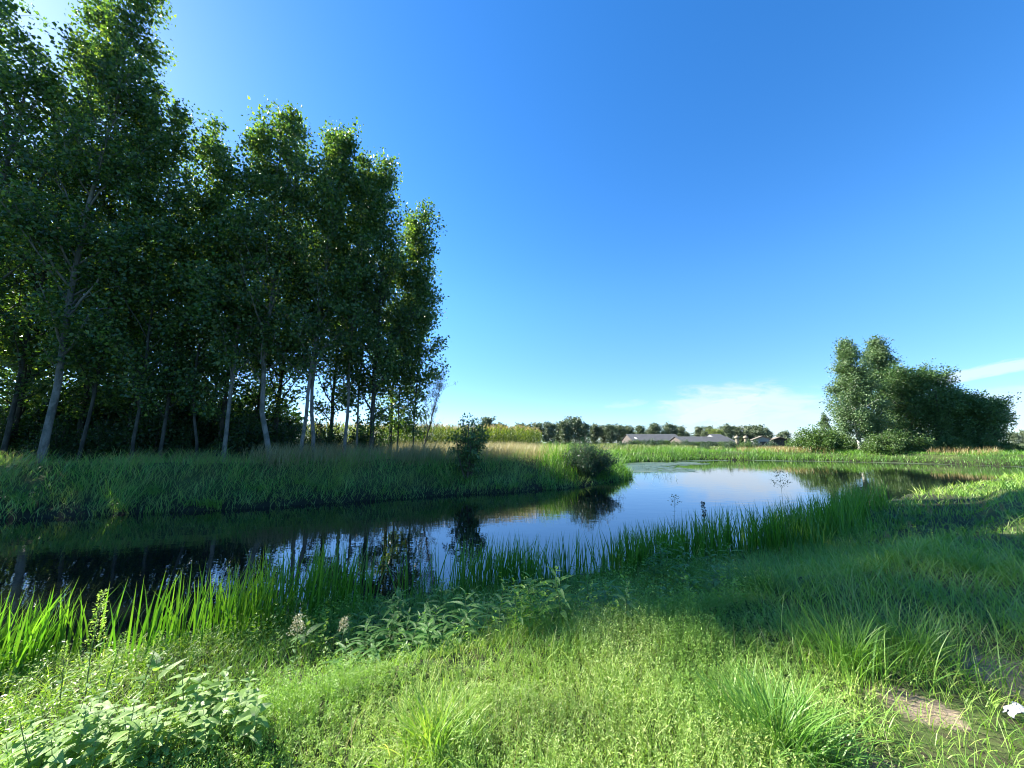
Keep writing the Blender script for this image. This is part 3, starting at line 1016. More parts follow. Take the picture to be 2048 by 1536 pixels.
# shrubs in the rough ground before the barns
sv = [make_bush(720 + i, 2.2, 1.6, 24, 2600, 0.24, 0.5, m_, scatter=0.25, low=0.02) for i, m_ in enumerate(('willow', 'bush', 'willow'))]
for i, (px, Y, s, lab) in enumerate([
        (1303, 88, 1.15, 'pale feathery bush in front of the middle of the longest barn'), (1353, 96, 1.0, 'pale bush before the joint of the two long barns'),
        (1244, 95, .9, 'small green bush at the left end of the longest barn'), (1462, 84, 1.0, 'grey green bush below the left silo'),
        (1490, 80, .95, 'grey green bush below the right silo'), (1506, 86, 1.1, 'olive bush between the silos and the pale gabled shed'),
        (1541, 76, .9, 'grey green bush between the two small sheds'), (1585, 74, .8, 'low bush right of the tan roofed shed'),
        (1408, 66, .75, 'grey leaved bush at the water edge below the lower barn'), (1112, 120, .9, 'small dark bush below the largest domed skyline tree'),
        (1062, 110, .8, 'small bush right of the low farm roof beyond the maize'), (1080, 130, .9, 'small bush beneath the lone skyline tree')]):
    X = on_horizon(px, Y)
    put_bush(sv[i % 3], (X, Y, Hh(X, Y) - .1), i, s, 'meadow_bush', lab, 'bush', 'bushes in the rough meadow')

for i, px in enumerate((1262, 1275, 1288, 1322, 1334, 1370)):
    X = on_horizon(px, 132)
    put_bush(sv[i % 3], (X, 132, Hh(X, 132) - .15), i * 2.2, (1.7, 1.2, 1.2), 'hedge_bush', 'low hedge bush right under the eaves of the longest barn', 'bush', 'hedge along the longest barn')
for i, px in enumerate((1384, 1398, 1412, 1426, 1440, 1454, 1468)):
    X = on_horizon(px, 122)
    put_bush(sv[i % 3], (X, 122, Hh(X, 122) - .15), i * 2.9, (1.7, 1.2, .92), 'hedge_bush', 'low hedge bush in front of the wall of the lower barn', 'bush', 'hedge along the lower barn')


# ------------------------------------------------------------------ farm buildings
def barn(px0, px1, Y, py_ridge, py_eave, eave_h, depth, roofm, wallm, label, name='barn', windows=6, lights=()):
    x0, x1 = on_horizon(px0, Y), on_horizon(px1, Y)
    cx, z0 = (x0 + x1) / 2, Hh((x0 + x1) / 2, Y) - 0.1
    ridge = CAM_Z + (Y + depth / 2) * ray_ratio(cx / Y * F_PX + 1024, py_ridge)[1] - z0
    eave = CAM_Z + Y * ray_ratio(cx / Y * F_PX + 1024, py_eave)[1] - z0
    eave = max(eave, 1.6)
    L = x1 - x0
    root = tag(empty(name, (cx, Y, z0)), label, 'barn' if name == 'barn' else name.split('_')[-1], 'farm buildings')
    a = MB()
    box(a, -L / 2, L / 2, 0, depth, 0, eave)
    for s in (-1, 1):                                    # gable triangles
        x = s * (L / 2)
        V = [(x, 0, eave), (x, depth, eave), (x, depth / 2, ridge - .08), (x - s * .2, 0, eave), (x - s * .2, depth, eave), (x - s * .2, depth / 2, ridge - .08)]
        a.add(V, [np.array([[0, 1, 2], [3, 5, 4]]), np.array([[0, 3, 4, 1], [1, 4, 5, 2], [2, 5, 3, 0]])])
    a.build('wall', wallm, root)
    rf = MB()
    o = .35
    for s in (0, 1):
        ye, sl = (-o, -1) if s == 0 else (depth + o, 1)
        ez = eave - (ridge - eave) / (depth / 2) * o
        V = [(-L / 2 - o, ye, ez), (L / 2 + o, ye, ez), (L / 2 + o, depth / 2, ridge), (-L / 2 - o, depth / 2, ridge)]
        V += [(x, y, z - .1) for x, y, z in V]
        rf.add(V, [np.array([[0, 1, 2, 3], [7, 6, 5, 4], [0, 4, 5, 1], [1, 5, 6, 2], [3, 2, 6, 7], [0, 3, 7, 4]])])
    roof = rf.build('roof', roofm, root)
    for f in lights:
        sk = MB()
        yy0, yy1 = depth * .10, depth * .22
        zz = lambda y: eave + (ridge - eave) * y / (depth / 2) + .05
        x = -L / 2 + f * L
        V = [(x, yy0, zz(yy0)), (x + .8, yy0, zz(yy0)), (x + .8, yy1, zz(yy1)), (x, yy1, zz(yy1))]
        V += [(p[0], p[1], p[2] - .06) for p in V]
        sk.add(V, [np.array([[0, 1, 2, 3], [0, 4, 5, 1], [1, 5, 6, 2], [2, 6, 7, 3], [3, 7, 4, 0]])])
        sk.build('skylight', M['skylight'], roof)
    for k in range(windows):
        wm = MB()
        x = -L / 2 + (k + .5) / windows * L
        box(wm, x - .5, x + .5, -.03, .05, eave * .45, eave * .8)
        wm.build('window', M['glass'], root)
    return root


barn(1266, 1366, 150, 868, 880.5, 3.2, 15, M['roof'], M['wall_brick'], 'long grey roofed barn, the highest of the far farm roofs', lights=(.08,))
barn(1367, 1473, 138, 873, 883.3, 2.8, 13, M['roof'], M['wall_brick'], 'lower long grey roofed barn left of the silos', lights=())
barn(1431, 1452, 172, 868, 874, 3.2, 9, M['roof'], M['wall_pale'], 'small grey gable roof peeping over the lower long barn', windows=2)
barn(1026, 1046, 150, 860, 869, 3.0, 9, M['wall_dark'], M['wall_pale'], 'small dark roofed farm building just right of the maize', windows=2)


def shed(px, Y, wpx, py_ridge, py_eave, roofm, wallm, label, rz):
    """gabled shed whose gable end faces the camera"""
    cx = on_horizon(px, Y)
    z0 = Hh(cx, Y) - .1
    W = wpx / F_PX * Y
    ridge = CAM_Z + Y * ray_ratio(px, py_ridge)[1] - z0
    eave = CAM_Z + Y * ray_ratio(px, py_eave)[1] - z0
    root = tag(empty('farm_shed', (cx, Y, z0), rz), label, 'shed', 'farm buildings')
    a = MB()
    prism(a, [(-W / 2, 0), (W / 2, 0), (W / 2, eave), (0, ridge - .1), (-W / 2, eave)], 0, 9)
    a.build('wall', wallm, root)
    rf = MB()
    o = .4
    dz = (ridge - eave) / (W / 2) * o
    prism(rf, [(-W / 2 - o, eave - dz), (0, ridge), (W / 2 + o, eave - dz), (W / 2 + o, eave - dz + .16), (0, ridge + .18), (-W / 2 - o, eave - dz + .16)], -.6, 9.6)
    rf.build('roof', roofm, root)
    d = MB()
    box(d, -W * .18, W * .18, -.04, .04, 0, eave * .75)
    d.build('door', M['wall_dark'], root)


shed(1527, 112, 30, 872.5, 879, M['roof_tan'], M['wall_pale'], 'small shed with a brownish roof and pale gable wall right of the silos', R(-28))
shed(1562, 108, 27, 874.5, 880, M['roof_tan'], M['wall_dark'], 'small shed with a tan roof and dark gable, nearest to the pond bushes', R(-28))
for px, lab in ((1475, 'tan round topped silo, left one of two beside the barns'), (1492.5, 'tan round topped silo, right one of two beside the barns')):
    Y = 118
    X = on_horizon(px, Y)
    z0 = Hh(X, Y) - .05
    root = tag(empty('feed_silo', (X, Y, z0)), lab, 'silo', 'feed silos')
    ht = CAM_Z + Y * ray_ratio(px, 871)[1] - z0
    a = MB()
    tube(a, [(0, 0, ht * .35), (0, 0, ht * .74)], [.5, .5], 16)
    tube(a, [(0, 0, ht * .12), (0, 0, ht * .35)], [.15, .5], 16)
    a.build('body', M['silo'], root)
    c = MB()
    zz = np.linspace(0, 1, 6)
    tube(c, np.stack([zz * 0, zz * 0, ht * .76 + zz * ht * .24], -1), 0.75 * np.sqrt(np.clip(1 - zz ** 2.2, 0.002, 1)), 16, cap=True)
    c.build('cap', M['silo'], root)
    for q in range(3):
        a_ = q * 2.094
        l_ = MB()
        tube(l_, [(math.cos(a_) * .45, math.sin(a_) * .45, 0), (math.cos(a_) * .45, math.sin(a_) * .45, ht * .4)], [.05, .05], 6)
        l_.build('leg', M['wall_dark'], root)


# ------------------------------------------------------------------ scattered planting helpers
def scatter(n, x0, x1, y0, y1, fn, r=rng):
    """n tries in a rectangle; fn(x, y, d, side) gives the chance to keep each point"""
    x = r.uniform(x0, x1, n)
    y = r.uniform(y0, y1, n)
    h, d, side = terrain(x, y)
    k = r.random(n) < fn(x, y, d, side)
    return np.stack([x[k], y[k], h[k]], -1), d[k]


def fov(x, y, m=1.0):
    return (y > 0.4) & (np.abs(x) < 1.62 * y + m)


def clumpy(x, y, f, lo=0.0):
    return np.clip(0.5 + 0.5 * wob(x, y, f) * 1.3, lo, 1)


# maize field beyond the bank
def maize_variant(seed):
    r = np.random.default_rng(seed)
    b = MB()
    Ht = 2.35
    tube(b, [(0, 0, 0), (r.normal(0, .04), r.normal(0, .04), Ht)], [.016, .006], 4)
    n = 11
    z = np.linspace(.25, Ht * .92, n)
    aa = np.where(np.arange(n) % 2, 0, math.pi) + r.normal(0, .5, n) + r.uniform(0, 6)
    P_ = np.stack([np.zeros(n), np.zeros(n), z], -1)
    blades(b, P_, r.uniform(.6, .85, n), .085, aa, r.uniform(.3, .55, n), r.uniform(1.2, 2.0, n), 4, r)
    n = 6
    P_ = np.stack([np.zeros(n), np.zeros(n), np.full(n, Ht - .03)], -1)
    blades(b, P_, r.uniform(.22, .34, n), .03, r.uniform(0, 6.28, n), r.uniform(0, .5, n), .3, 2, r, mi=1)
    return b


mv = [maize_variant(i) for i in range(5)]
field = MB()
cnt = 0
for row in range(16):
    for j in range(190):
        # rows run roughly parallel to the bank, away from the right corner (0, 34)
        u = j * 0.26
        x = 0.6 - u * 0.955 - row * 0.05 + random.uniform(-.06, .06) + row * .25
        y = 33.5 - u * 0.29 + row * 0.75 + random.uniform(-.08, .08)
        if row > 7 and j > 60 and (j + row) % 3:
            continue
        if row > 3 and j > 110 and j % 2:
            continue
        if x < -30 or (x < -9 and y < 30 + (-x) * 0.0 and row < 2 and False):
            continue
        v = mv[random.randrange(5)]
        c, s_ = math.cos(random.uniform(0, 6.28)), 0
        s_ = math.sqrt(1 - c * c)
        k = random.uniform(.9, 1.08)
        z0 = 0.62
        base = np.array([x, y, z0])
        V = np.concatenate(v.V)
        V2 = np.stack([V[:, 0] * c - V[:, 1] * s_, V[:, 0] * s_ + V[:, 1] * c, V[:, 2]], -1) * k + base
        UV = np.concatenate(v.uv)
        off = field.n
        field.V.append(V2.astype(np.float32))
        field.uv.append(UV)
        for f, mi, sm in v.F:
            field.F.append((f + off, mi, sm))
        field.n += len(V2)
        cnt += 1
tag(field.build('maize_field', [M['maize'], M['tassel']]), 'field of tall tasselled maize behind the golden grass', 'maize field', kind='stuff')

# ------------------------------------------------------------------ far bank vegetation
# lush shaded grass on the slope below the wood, blown to the right
g = MB()
P_, d_ = scatter(330000, -48, 10, 2, 36, lambda x, y, d, s: (s == 1) * (d > -0.3) * (d < 6.5) * np.clip(1.7 - d / 3.5, .45, 1) * (x < 9.5) * np.where(x < -26, .4, 1) * clumpy(x, y, 1.5, .5) * (np.abs(x) < 1.7 * y + 3))
n = len(P_)
L = rng.uniform(.35, .85, n) * (0.55 + 0.75 * clumpy(P_[:, 0], P_[:, 1], 2.0)) * np.clip(.62 + d_ * .22, .6, 1.1)
blades(g, P_, L, rng.uniform(.012, .024, n), rng.normal(0.2, 1.6, n) + 1.6 * wob(P_[:, 0], P_[:, 1], 1.7), rng.uniform(.05, .4, n), rng.uniform(.5, 2.1, n), 3)
tag(g.build('bank_grass', M['bank_grass']), 'long green grass covering the shaded far bank below the wood', 'grass', kind='stuff')

# ragged tufts hanging over the waterline of the far bank
g = MB()
P_, d_ = scatter(2600, -46, 9, 2, 34, lambda x, y, d, s: (s == 1) * (d > -.35) * (d < 1.6) * (x < 9) * clumpy(x, y, 2.6) ** 1.5 * (np.abs(x) < 1.7 * y + 3))
n = len(P_)
Q = np.repeat(P_, 30, 0)
Q[:, :2] += rng.normal(0, .12, (len(Q), 2))
blades(g, Q, np.repeat(rng.uniform(.35, .95, n), 30) * rng.uniform(.6, 1.2, len(Q)), rng.uniform(.014, .028, len(Q)), rng.uniform(0, 6.28, len(Q)), rng.uniform(.05, .5, len(Q)), rng.uniform(.6, 2.2, len(Q)), 4)
tag(g.build('waterside_tufts', M['lush']), 'ragged grass tufts hanging over the waterline of the far bank', 'grass', kind='stuff')
g = MB()
C, _ = scatter(900, -30, 12, 5, 28, lambda x, y, d, s: (d < -.2) * (d > -4) * (s == 1) * .35)
n = len(C)
C[:, 2] = WATER_Z + .006
a_ = rng.uniform(0, 6.28, n)
leaves(g, C, np.stack([np.cos(a_), np.sin(a_), a_ * 0], -1), np.tile([0, 0, 1.0], (n, 1)), rng.uniform(.04, .1, n), .05, fold=.02)
tag(g.build('floating_leaves', M['dry']), 'small dead leaves floating on the dark water', 'leaves', kind='stuff')

# feathery seeded grass along the top of that bank
g = MB()
P_, d_ = scatter(60000, -48, 9, 5, 36, lambda x, y, d, s: (s == 1) * (d > 1.7) * (d < 6.5) * (x < 7) * .62 * clumpy(x, y, 1.0, .25) * (np.abs(x) < 1.7 * y + 3) * np.clip(d / 4, .15, 1))
n = len(P_)
blades(g, P_, rng.uniform(.55, 1.0, n), rng.uniform(.008, .016, n), rng.normal(0.1, .8, n), rng.uniform(.1, .4, n), rng.uniform(.4, 1.2, n), 3)
tag(g.build('seeded_grass', M['seed']), 'feathery brownish seed grass along the top of the far bank', 'grass', kind='stuff')

# golden dry grass between bank and maize, rust coloured strip across the pond
g = MB()
P_, d_ = scatter(130000, -14, 12, 18, 44, lambda x, y, d, s: (s == 1) * (d > 2.6) * (y < 33.2 + x * .3) * clumpy(x, y, .8, .35) * (x > -13 + (y - 20) * .1) * np.clip((9 - x) / 4, 0, 1))
n = len(P_)
blades(g, P_, rng.uniform(.7, 1.25, n), rng.uniform(.010, .020, n), rng.normal(0.2, 1.5, n), rng.uniform(.02, .25, n), rng.uniform(.2, .9, n), 2)
tag(g.build('golden_grass', M['dry']), 'golden dry grass between the far bank and the maize', 'grass', kind='stuff')

g = MB()
def rustzone(x, y, d, s):
    u = x / np.maximum(y, 1)
    return (s == 1) * (d > 2.0) * (d < 9) * (((u > .60) & (u < .86)) * .9 + ((u > 1.10) & (u < 1.3)) * .35 * (d < 5)) * clumpy(x, y, .5, .2)
P_, d_ = scatter(90000, 26, 78, 44, 80, rustzone)
n = len(P_)
blades(g, P_, rng.uniform(.6, 1.15, n), rng.uniform(.025, .045, n), rng.uniform(0, 6.28, n), rng.uniform(.02, .3, n), rng.uniform(.2, .8, n), 2)
tag(g.build('rusty_grass', M['rust']), 'rust coloured dry grass across the pond before the trees', 'grass', kind='stuff')

# green waterside growth around the pond
g = MB()
P_, d_ = scatter(330000, 4, 95, 24, 84, lambda x, y, d, s: (s == 1) * (d > -.5) * (d < 14) * np.clip(1.35 - d / 8, .16, 1) * np.maximum(clumpy(x, y, .7, .25), .9 * (d < 1.3)) * (x > 5 + 0 * y) * (x < 1.6 * y) )
n = len(P_)
hz_ = clumpy(P_[:, 0], P_[:, 1], .35)
blades(g, P_, rng.uniform(.35, .9, n) * (.6 + .7 * hz_) * np.where(P_[:, 0] / P_[:, 1] > .85, .7, 1), rng.uniform(.025, .05, n), rng.uniform(0, 6.28, n), rng.uniform(.02, .4, n), rng.uniform(.2, 1.3, n), 2)
tag(g.build('pond_grass', M['lush']), 'bright green grass and sedge along the far shore of the pond', 'grass', kind='stuff')

# rough meadow behind the pond, thinner with distance
g = MB()
def meadow(x, y, d, s):
    return (s == 1) * (d > 3) * clumpy(x, y, .25, .1) * (np.abs(x - .35 * y) < 1.0 * y) * (y > 30)
P_, d_ = scatter(300000, -20, 150, 30, 210, lambda x, y, d, s: meadow(x, y, d, s) * np.clip(60 / y, .1, 1) ** 1.5)
n = len(P_)
dist = P_[:, 1]
blades(g, P_, rng.uniform(.5, 1.1, n) * (.7 + .5 * clumpy(P_[:, 0], P_[:, 1], .15)), .02 + dist * .0011, rng.uniform(0, 6.28, n), rng.uniform(.02, .4, n), rng.uniform(.2, 1.2, n), 2)
tag(g.build('meadow_grass', leaf_mat('meadow_grass', [(0.075, 0.125, 0.03), (0.13, 0.18, 0.05), (0.20, 0.21, 0.08), (0.25, 0.20, 0.09)], trans=0.35,
                                     patch=(0.11, 0.19, 0.045), patch_scale=.12)), 'rough olive meadow grass stretching to the farm', 'grass', kind='stuff')

# tall reeds left of the rounded shrub, lit by the sun
g = MB()
P_, d_ = scatter(26000, 1.5, 11, 21, 33, lambda x, y, d, s: (s == 1) * (d > -.1) * (d < 4.5) * clumpy(x, y, 1.2, .1) * .6 * np.clip((x - .5) / 5.5, 0, 1))
n = len(P_)
blades(g, P_, rng.uniform(.8, 1.4, n) * np.clip(.6 + d_ * .2, .6, 1.05), rng.uniform(.02, .034, n), rng.uniform(0, 6.28, n), rng.uniform(.02, .22, n), rng.uniform(.1, .8, n), 4)
tag(g.build('reed_bed', M['reed']), 'bed of tall yellow green reeds left of the rounded shrub', 'reeds', kind='stuff')
# thin rush stalks standing in the water right of the rounded shrub
g = MB()
P_, d_ = scatter(5200, 6, 26, 24, 46, lambda x, y, d, s: (d < -.1) * (d > -3.5) * (y > 25) * clumpy(x, y, 2.0) ** 3 * ((x - 9) ** 2 + (y - 33) ** 2 < 110) * (x - 9 < 11))
P_[:, 2] = WATER_Z - .05
n = len(P_)
blades(g, P_, rng.uniform(.12, .5, n), .018, rng.uniform(0, 6.28, n), rng.uniform(.1, .7, n), rng.uniform(.2, 1.3, n), 3)
tag(g.build('water_rushes', M['sedge_bush']), 'thin dark rush stalks standing in the water by the rounded shrub', 'rushes', kind='stuff')

# duckweed film near the far shore
g = MB()
yy = []
r_ = np.random.default_rng(5)
x = r_.uniform(6, 60, 60000)
y = r_.uniform(28, 57, 60000)
_, d, s = terrain(x, y)
den = np.clip(1.3 - (-d - .2) / np.where(x < 26, 6.0, 2.2), 0, 1) * (s == 1) * (d < .15) * (y > 33) * (x < 58) * np.clip(.35 + .75 * wob(x, y, .6), 0, 1)
k = r_.random(len(x)) < den
x, y = x[k], y[k]
nn = len(x)
ang = np.linspace(0, 6.28, 6, endpoint=False)
rr = r_.uniform(.08, .30, nn)
V = np.stack([x[:, None] + rr[:, None] * np.cos(ang) * 1.5, y[:, None] + rr[:, None] * np.sin(ang), np.full((nn, 6), WATER_Z + .004) + r_.uniform(0, .008, (nn, 1))], -1)
g.add(V.reshape(-1, 3), [(np.arange(nn) * 6)[:, None] + np.arange(6)[None]])
tag(g.build('duckweed', duckweed_material()), 'dull green duckweed floating along the far shore of the pond', 'duckweed', kind='stuff')

# ------------------------------------------------------------------ near bank vegetation
RT = rng


def shelf(x, y):
    """edge of the flat ground before the bank drops to the water (distance from water)"""
    return 3.3 + .2 * wob(x, y, .8)




# small-leaved herb mat in the foreground: sprigs of tiny leaves
def sprigs(mb, P, Ht, nl, L, W, spread=.03, r=rng, lean=.25, up=.35):
    N = len(P)
    a = r.uniform(0, 6.28, N)
    ln = np.abs(r.normal(0, lean, N))
    top = np.stack([np.cos(a) * np.sin(ln), np.sin(a) * np.sin(ln), np.cos(ln)], -1) * Ht[:, None]
    t = r.uniform(.25, 1.0, (N, nl))
    C = P[:, None] + top[:, None] * t[..., None]
    C = C.reshape(-1, 3) + r.normal(0, spread * .3, (N * nl, 3))
    b = r.uniform(0, 6.28, N * nl)
    D = np.stack([np.cos(b), np.sin(b), r.uniform(-.1, up * 2.4, N * nl)], -1)
    Nn = np.stack([r.normal(0, .35, N * nl), r.normal(0, .35, N * nl), np.ones(N * nl)], -1)
    Ls = np.repeat(L, nl) * r.uniform(.6, 1.3, N * nl)
    leaves(mb, C, D, Nn, Ls, Ls * W, fold=.12, wide=.45, uvx=np.repeat(r.random(N), nl))
    # stalks
    s = np.stack([-np.sin(a), np.cos(a), np.zeros(N)], -1) * .0012
    V = np.stack([P - s, P + s, P + top], 1).reshape(-1, 3)
    mb.add(V, [(np.arange(N) * 3)[:, None] + np.arange(3)[None]], np.repeat(np.stack([r.random(N), np.zeros(N)], -1), 3, 0))


def matzone(x, y, d, s):
    edge = (y < 3.15 + .42 * np.maximum(x, 0) - .06 * np.minimum(x, 0) + .25 * wob(x, y, 1.3))
    near = (s == 0) & (d > shelf(x, y) - .25) & fov(x, y, .8)
    right = np.clip((2.3 - x + .35 * (y - 2.4)) / .6, 0, 1)
    return near * np.where(edge, 1.0, .12) * right * (1 - .9 * bare(x, y)) * np.clip(3.2 / np.maximum(np.hypot(x, y), 2.2), .3, 1)


g = MB()
P_, d_ = scatter(80000, -3.2, 4.5, 1.3, 5.6, matzone)
n = len(P_)
Ht = rng.uniform(.04, .20, n) * (.35 + .95 * clumpy(P_[:, 0], P_[:, 1], 3.2))
sprigs(g, P_, Ht, 13, rng.uniform(.010, .022, n), .34, .02, lean=.2, up=.6)
tag(g.build('herb_mat', M['mat']), 'pale green mat of tiny leaved herbs on the sunlit foreground', 'ground cover', kind='stuff')

# short and medium grass on the near bank
def nearest(x, y, d, s):
    r0 = np.hypot(x, y)
    m_ = matzone(x, y, d, s)
    return (s == 0) * (d > .25) * fov(x, y, 1.5) * np.clip(3.0 / np.maximum(r0, 3.0), .05, 1) ** 1.15 * (1 - .72 * bare(x, y)) * (1 - .62 * np.clip(m_, 0, 1)) * clumpy(x, y, 2.0, .45)


g = MB()
P1, d1 = scatter(300000, -8, 7.5, 1.2, 9.5, nearest)
P2, d2 = scatter(330000, 3, 60, 2.5, 40, lambda x, y, d, s: nearest(x, y, d, s) * (x > 7.5) * 4.0)
P3, d3 = scatter(170000, -8, 7.5, 5.0, 12, lambda x, y, d, s: nearest(x, y, d, s) * (y > 5))
P_ = np.concatenate([P1, P2, P3])
d_ = np.concatenate([d1, d2, d3])
n = len(P_)
dist = np.hypot(P_[:, 0], P_[:, 1])
tall = .14 + .16 * clumpy(P_[:, 0] + 5, P_[:, 1], .9) + .12 * np.clip((P_[:, 0] - 6) / 8, 0, 1)
tall = np.where(P_[:, 0] > 2.2 + .3 * (P_[:, 1] - 2), tall, tall * 1.0)
L = rng.uniform(.55, 1.35, n) * tall
blades(g, P_, L, (.0022 + dist * .00085) * rng.uniform(.7, 1.3, n), rng.uniform(0, 6.28, n), rng.uniform(.05, .6, n), rng.uniform(.3, 1.7, n), 3)
tag(g.build('near_grass', M['grass']), 'uneven green grass on the near bank', 'grass', kind='stuff')

# darker tall lush tufts: merge into the near bank in the shaded part
g = MB()
P_, d_ = scatter(2600, -6, 30, 3, 26, lambda x, y, d, s: (s == 0) * (d > 1.0) * fov(x, y) * (y > 3.6 + .2 * x) * clumpy(x, y, 1.1) ** 2 * np.clip(8 / np.hypot(x, y), .2, 1))
n = len(P_)
m_ = 34
Q = np.repeat(P_, m_, 0)
dist = np.hypot(Q[:, 0], Q[:, 1])
Q[:, :2] += rng.normal(0, .055, (len(Q), 2)) * (1 + dist[:, None] * .05)
blades(g, Q, np.repeat(rng.uniform(.18, .40, n), m_) * rng.uniform(.6, 1.2, len(Q)), (.003 + dist * .0008), rng.uniform(0, 6.28, len(Q)), rng.uniform(.05, .5, len(Q)), rng.uniform(.5, 1.9, len(Q)), 4)
tag(g.build('grass_tufts', M['lush']), 'lush arching grass tufts scattered over the shaded near bank', 'grass', kind='stuff')

# leafy tangle on the slope: wide soft leaves
def slope(x, y, d, s):
    return (s == 0) * (d > .35) * (d < shelf(x, y) + .1) * fov(x, y, 1.5)


g = MB()
P_, d_ = scatter(90000, -10, 9, 1.0, 13, lambda x, y, d, s: slope(x, y, d, s) * clumpy(x, y, 1.6, .08) * np.where((d > 2.5) & (x < 0), .3, 1) * np.clip(4 / np.hypot(x, y), .15, 1) * np.where(x > 0.3, .35, 1))
n = len(P_)
sprigs(g, P_, rng.uniform(.12, .42, n) * (.5 + .8 * clumpy(P_[:, 0], P_[:, 1], 1.9)), 16, rng.uniform(.022, .048, n), .42, .05, lean=.4)
tag(g.build('bank_herbs', M['herb']), 'tangle of soft leafy herbs on the near slope to the water', 'ground cover', kind='stuff')

# reeds (sweet flag like blades) along the near shore
def reedzone(x, y, d, s):
    b_ = (s == 0) * (d > -.45) * (d < .75) * (x < 14.5) * (x > -14)
    gap = (1 - .95 * np.exp(-((x + 4.35) / .45) ** 2)) * (1 - .75 * np.exp(-((x + 1.65) / .6) ** 4))
    right = np.where(x > 11.5, .35, 1)
    return b_ * gap * right * np.where(x < -1.3, .95, .75) * np.clip(-.02 + 1.1 * clumpy(x * 1.0, y, 3.1) ** 1.6 + .22 * (x > -1) + .28 * (x < -2.1), 0.05, 1)


g = MB()
P_, d_ = scatter(190000, -14, 15, -1, 17, reedzone)
n = len(P_)
blades(g, P_, rng.uniform(.6, 1.15, n) * (.82 + .2 * np.exp(-((P_[:, 0] + 2.8) / 1.0) ** 2) + .22 * sstep((P_[:, 0] - 2.0) / 3)), rng.uniform(.016, .030, n), rng.normal(0.4, 1.6, n), np.abs(rng.normal(0, .10, n)), np.abs(rng.normal(0, .35, n)), 5)
tag(g.build('shore_reeds', M['reed']), 'belt of upright sword shaped reeds along the near shore', 'reeds', kind='stuff')
# denser reed stand near (1600, 1050)
g = MB()
P_, d_ = scatter(7000, 4.5, 13, 7.5, 15.5, lambda x, y, d, s: (s == 0) * (d > -.2) * (d < 1.3) * (x > 5.6) * (x < 10) * .6)
n = len(P_)
blades(g, P_, rng.uniform(.35, .85, n) * (.6 + .5 * clumpy(P_[:, 0], P_[:, 1], 2.0)), rng.uniform(.014, .026, n), rng.uniform(0, 6.28, n), np.abs(rng.normal(0, .12, n)), np.abs(rng.normal(0, .4, n)), 4)
tag(g.build('reed_stand', M['lush']), 'dense dark stand of reeds where the near shore bends to the right', 'reeds', kind='stuff')


# ------------------------------------------------------------------ single plants near the camera
NETTLE = (0.06, .36, .50, .47, .40, .30, .18, .02)
LANCE = (0.05, .30, .46, .50, .44, .32, .17, .01)


def leafy_plant(seed, Ht, pairs, L, W, prof, mat, up=.35, droop=.45, lean=.12):
    r = np.random.default_rng(seed)
    sb, lb = MB(), MB()
    top = np.array([r.normal(0, lean), r.normal(0, lean), 1.0]) * Ht
    tube(sb, [np.zeros(3) - np.array([0, 0, .05]), top * .5 + r.normal(0, .01, 3), top], [.005, .004, .002], 5)
    C, D, Nn, LL = [], [], [], []
    for k in range(pairs):
        f = .22 + .78 * (k + 1) / pairs
        p = top * f
        a0 = k * math.pi / 2 + r.normal(0, .25)
        for q in (0, math.pi):
            a = a0 + q
            u_ = up * r.uniform(.5, 1.4) * (1 + 1.2 * max(0, f - .85) / .15)
            C.append(p)
            D.append((math.cos(a), math.sin(a), u_))
            Nn.append((-math.cos(a) * u_, -math.sin(a) * u_, 1.0))
            LL.append(L * r.uniform(.8, 1.15) * (1.0 if f < .85 else .72 if f < .96 else .45))
    leaf_big(lb, np.array(C), np.array(D), np.array(Nn) + r.normal(0, .12, (len(C), 3)), np.array(LL), np.array(LL) * W, prof, .25, droop)
    return sb.mesh('stem', M['stem']), lb.mesh('leaves', M[mat])


def put_plant(ms, loc, rz, s, name, label, cat, group=None, tilt=(0, 0)):
    root = empty(name, loc, rz, s)
    root.rotation_euler = (tilt[0], tilt[1], rz)
    tag(root, label, cat, group)
    for nm, me in zip(('stem', 'leaves'), ms):
        o = bpy.data.objects.new(nm, me)
        o.parent = root
        COL.objects.link(o)


nv = [leafy_plant(800 + i, .52, 7, .125, .62, NETTLE, 'nettle') for i in range(5)]
pr = random.Random(3)
k = 0
while k < 66:
    px, py = pr.uniform(60, 530), pr.uniform(1455, 1600)
    if py > 1690 - px * .35:
        continue
    x, y = at(px, py, -.05)
    z = Hh(x, y)
    put_plant(nv[k % 5], (x, y, z - .02), pr.uniform(0, 6.28), pr.uniform(.38, .74), 'nettle_plant', 'nettle with broad pale toothed leaves in the patch at the lower left', 'nettle',
              'nettles at the lower left', (pr.gauss(0, .15), pr.gauss(0, .15)))
    k += 1
lv = [leafy_plant(820 + i, .55, 8, .20, .26, LANCE, 'lance', up=.55, droop=.5) for i in range(5)]
k = 0
while k < 70:
    px, py = pr.uniform(690, 1260), pr.uniform(1180, 1330)
    if abs(py - (1262 - (px - 700) * .05)) > 75:
        continue
    x, y = at(px, py, -.15)
    z = Hh(x, y)
    put_plant(lv[k % 5], (x, y, z - .02), pr.uniform(0, 6.28), pr.uniform(.65, 1.05), 'willowherb_plant', 'green willowherb with narrow drooping leaves on the slope below the reeds', 'willowherb',
              'willowherbs on the near slope', (pr.gauss(0, .12), pr.gauss(0, .12)))
    k += 1
for k in range(26):
    px, py = pr.uniform(1290, 1500), pr.uniform(1110, 1200)
    x, y = at(px, py, -.3)
    put_plant(lv[k % 5], (x, y, Hh(x, y) - .02), pr.uniform(0, 6.28), pr.uniform(.7, 1.1), 'willowherb_plant', 'shaded willowherb in front of the dark reeds right of the centre', 'willowherb',
              'willowherbs by the dark reeds', (pr.gauss(0, .12), pr.gauss(0, .12)))
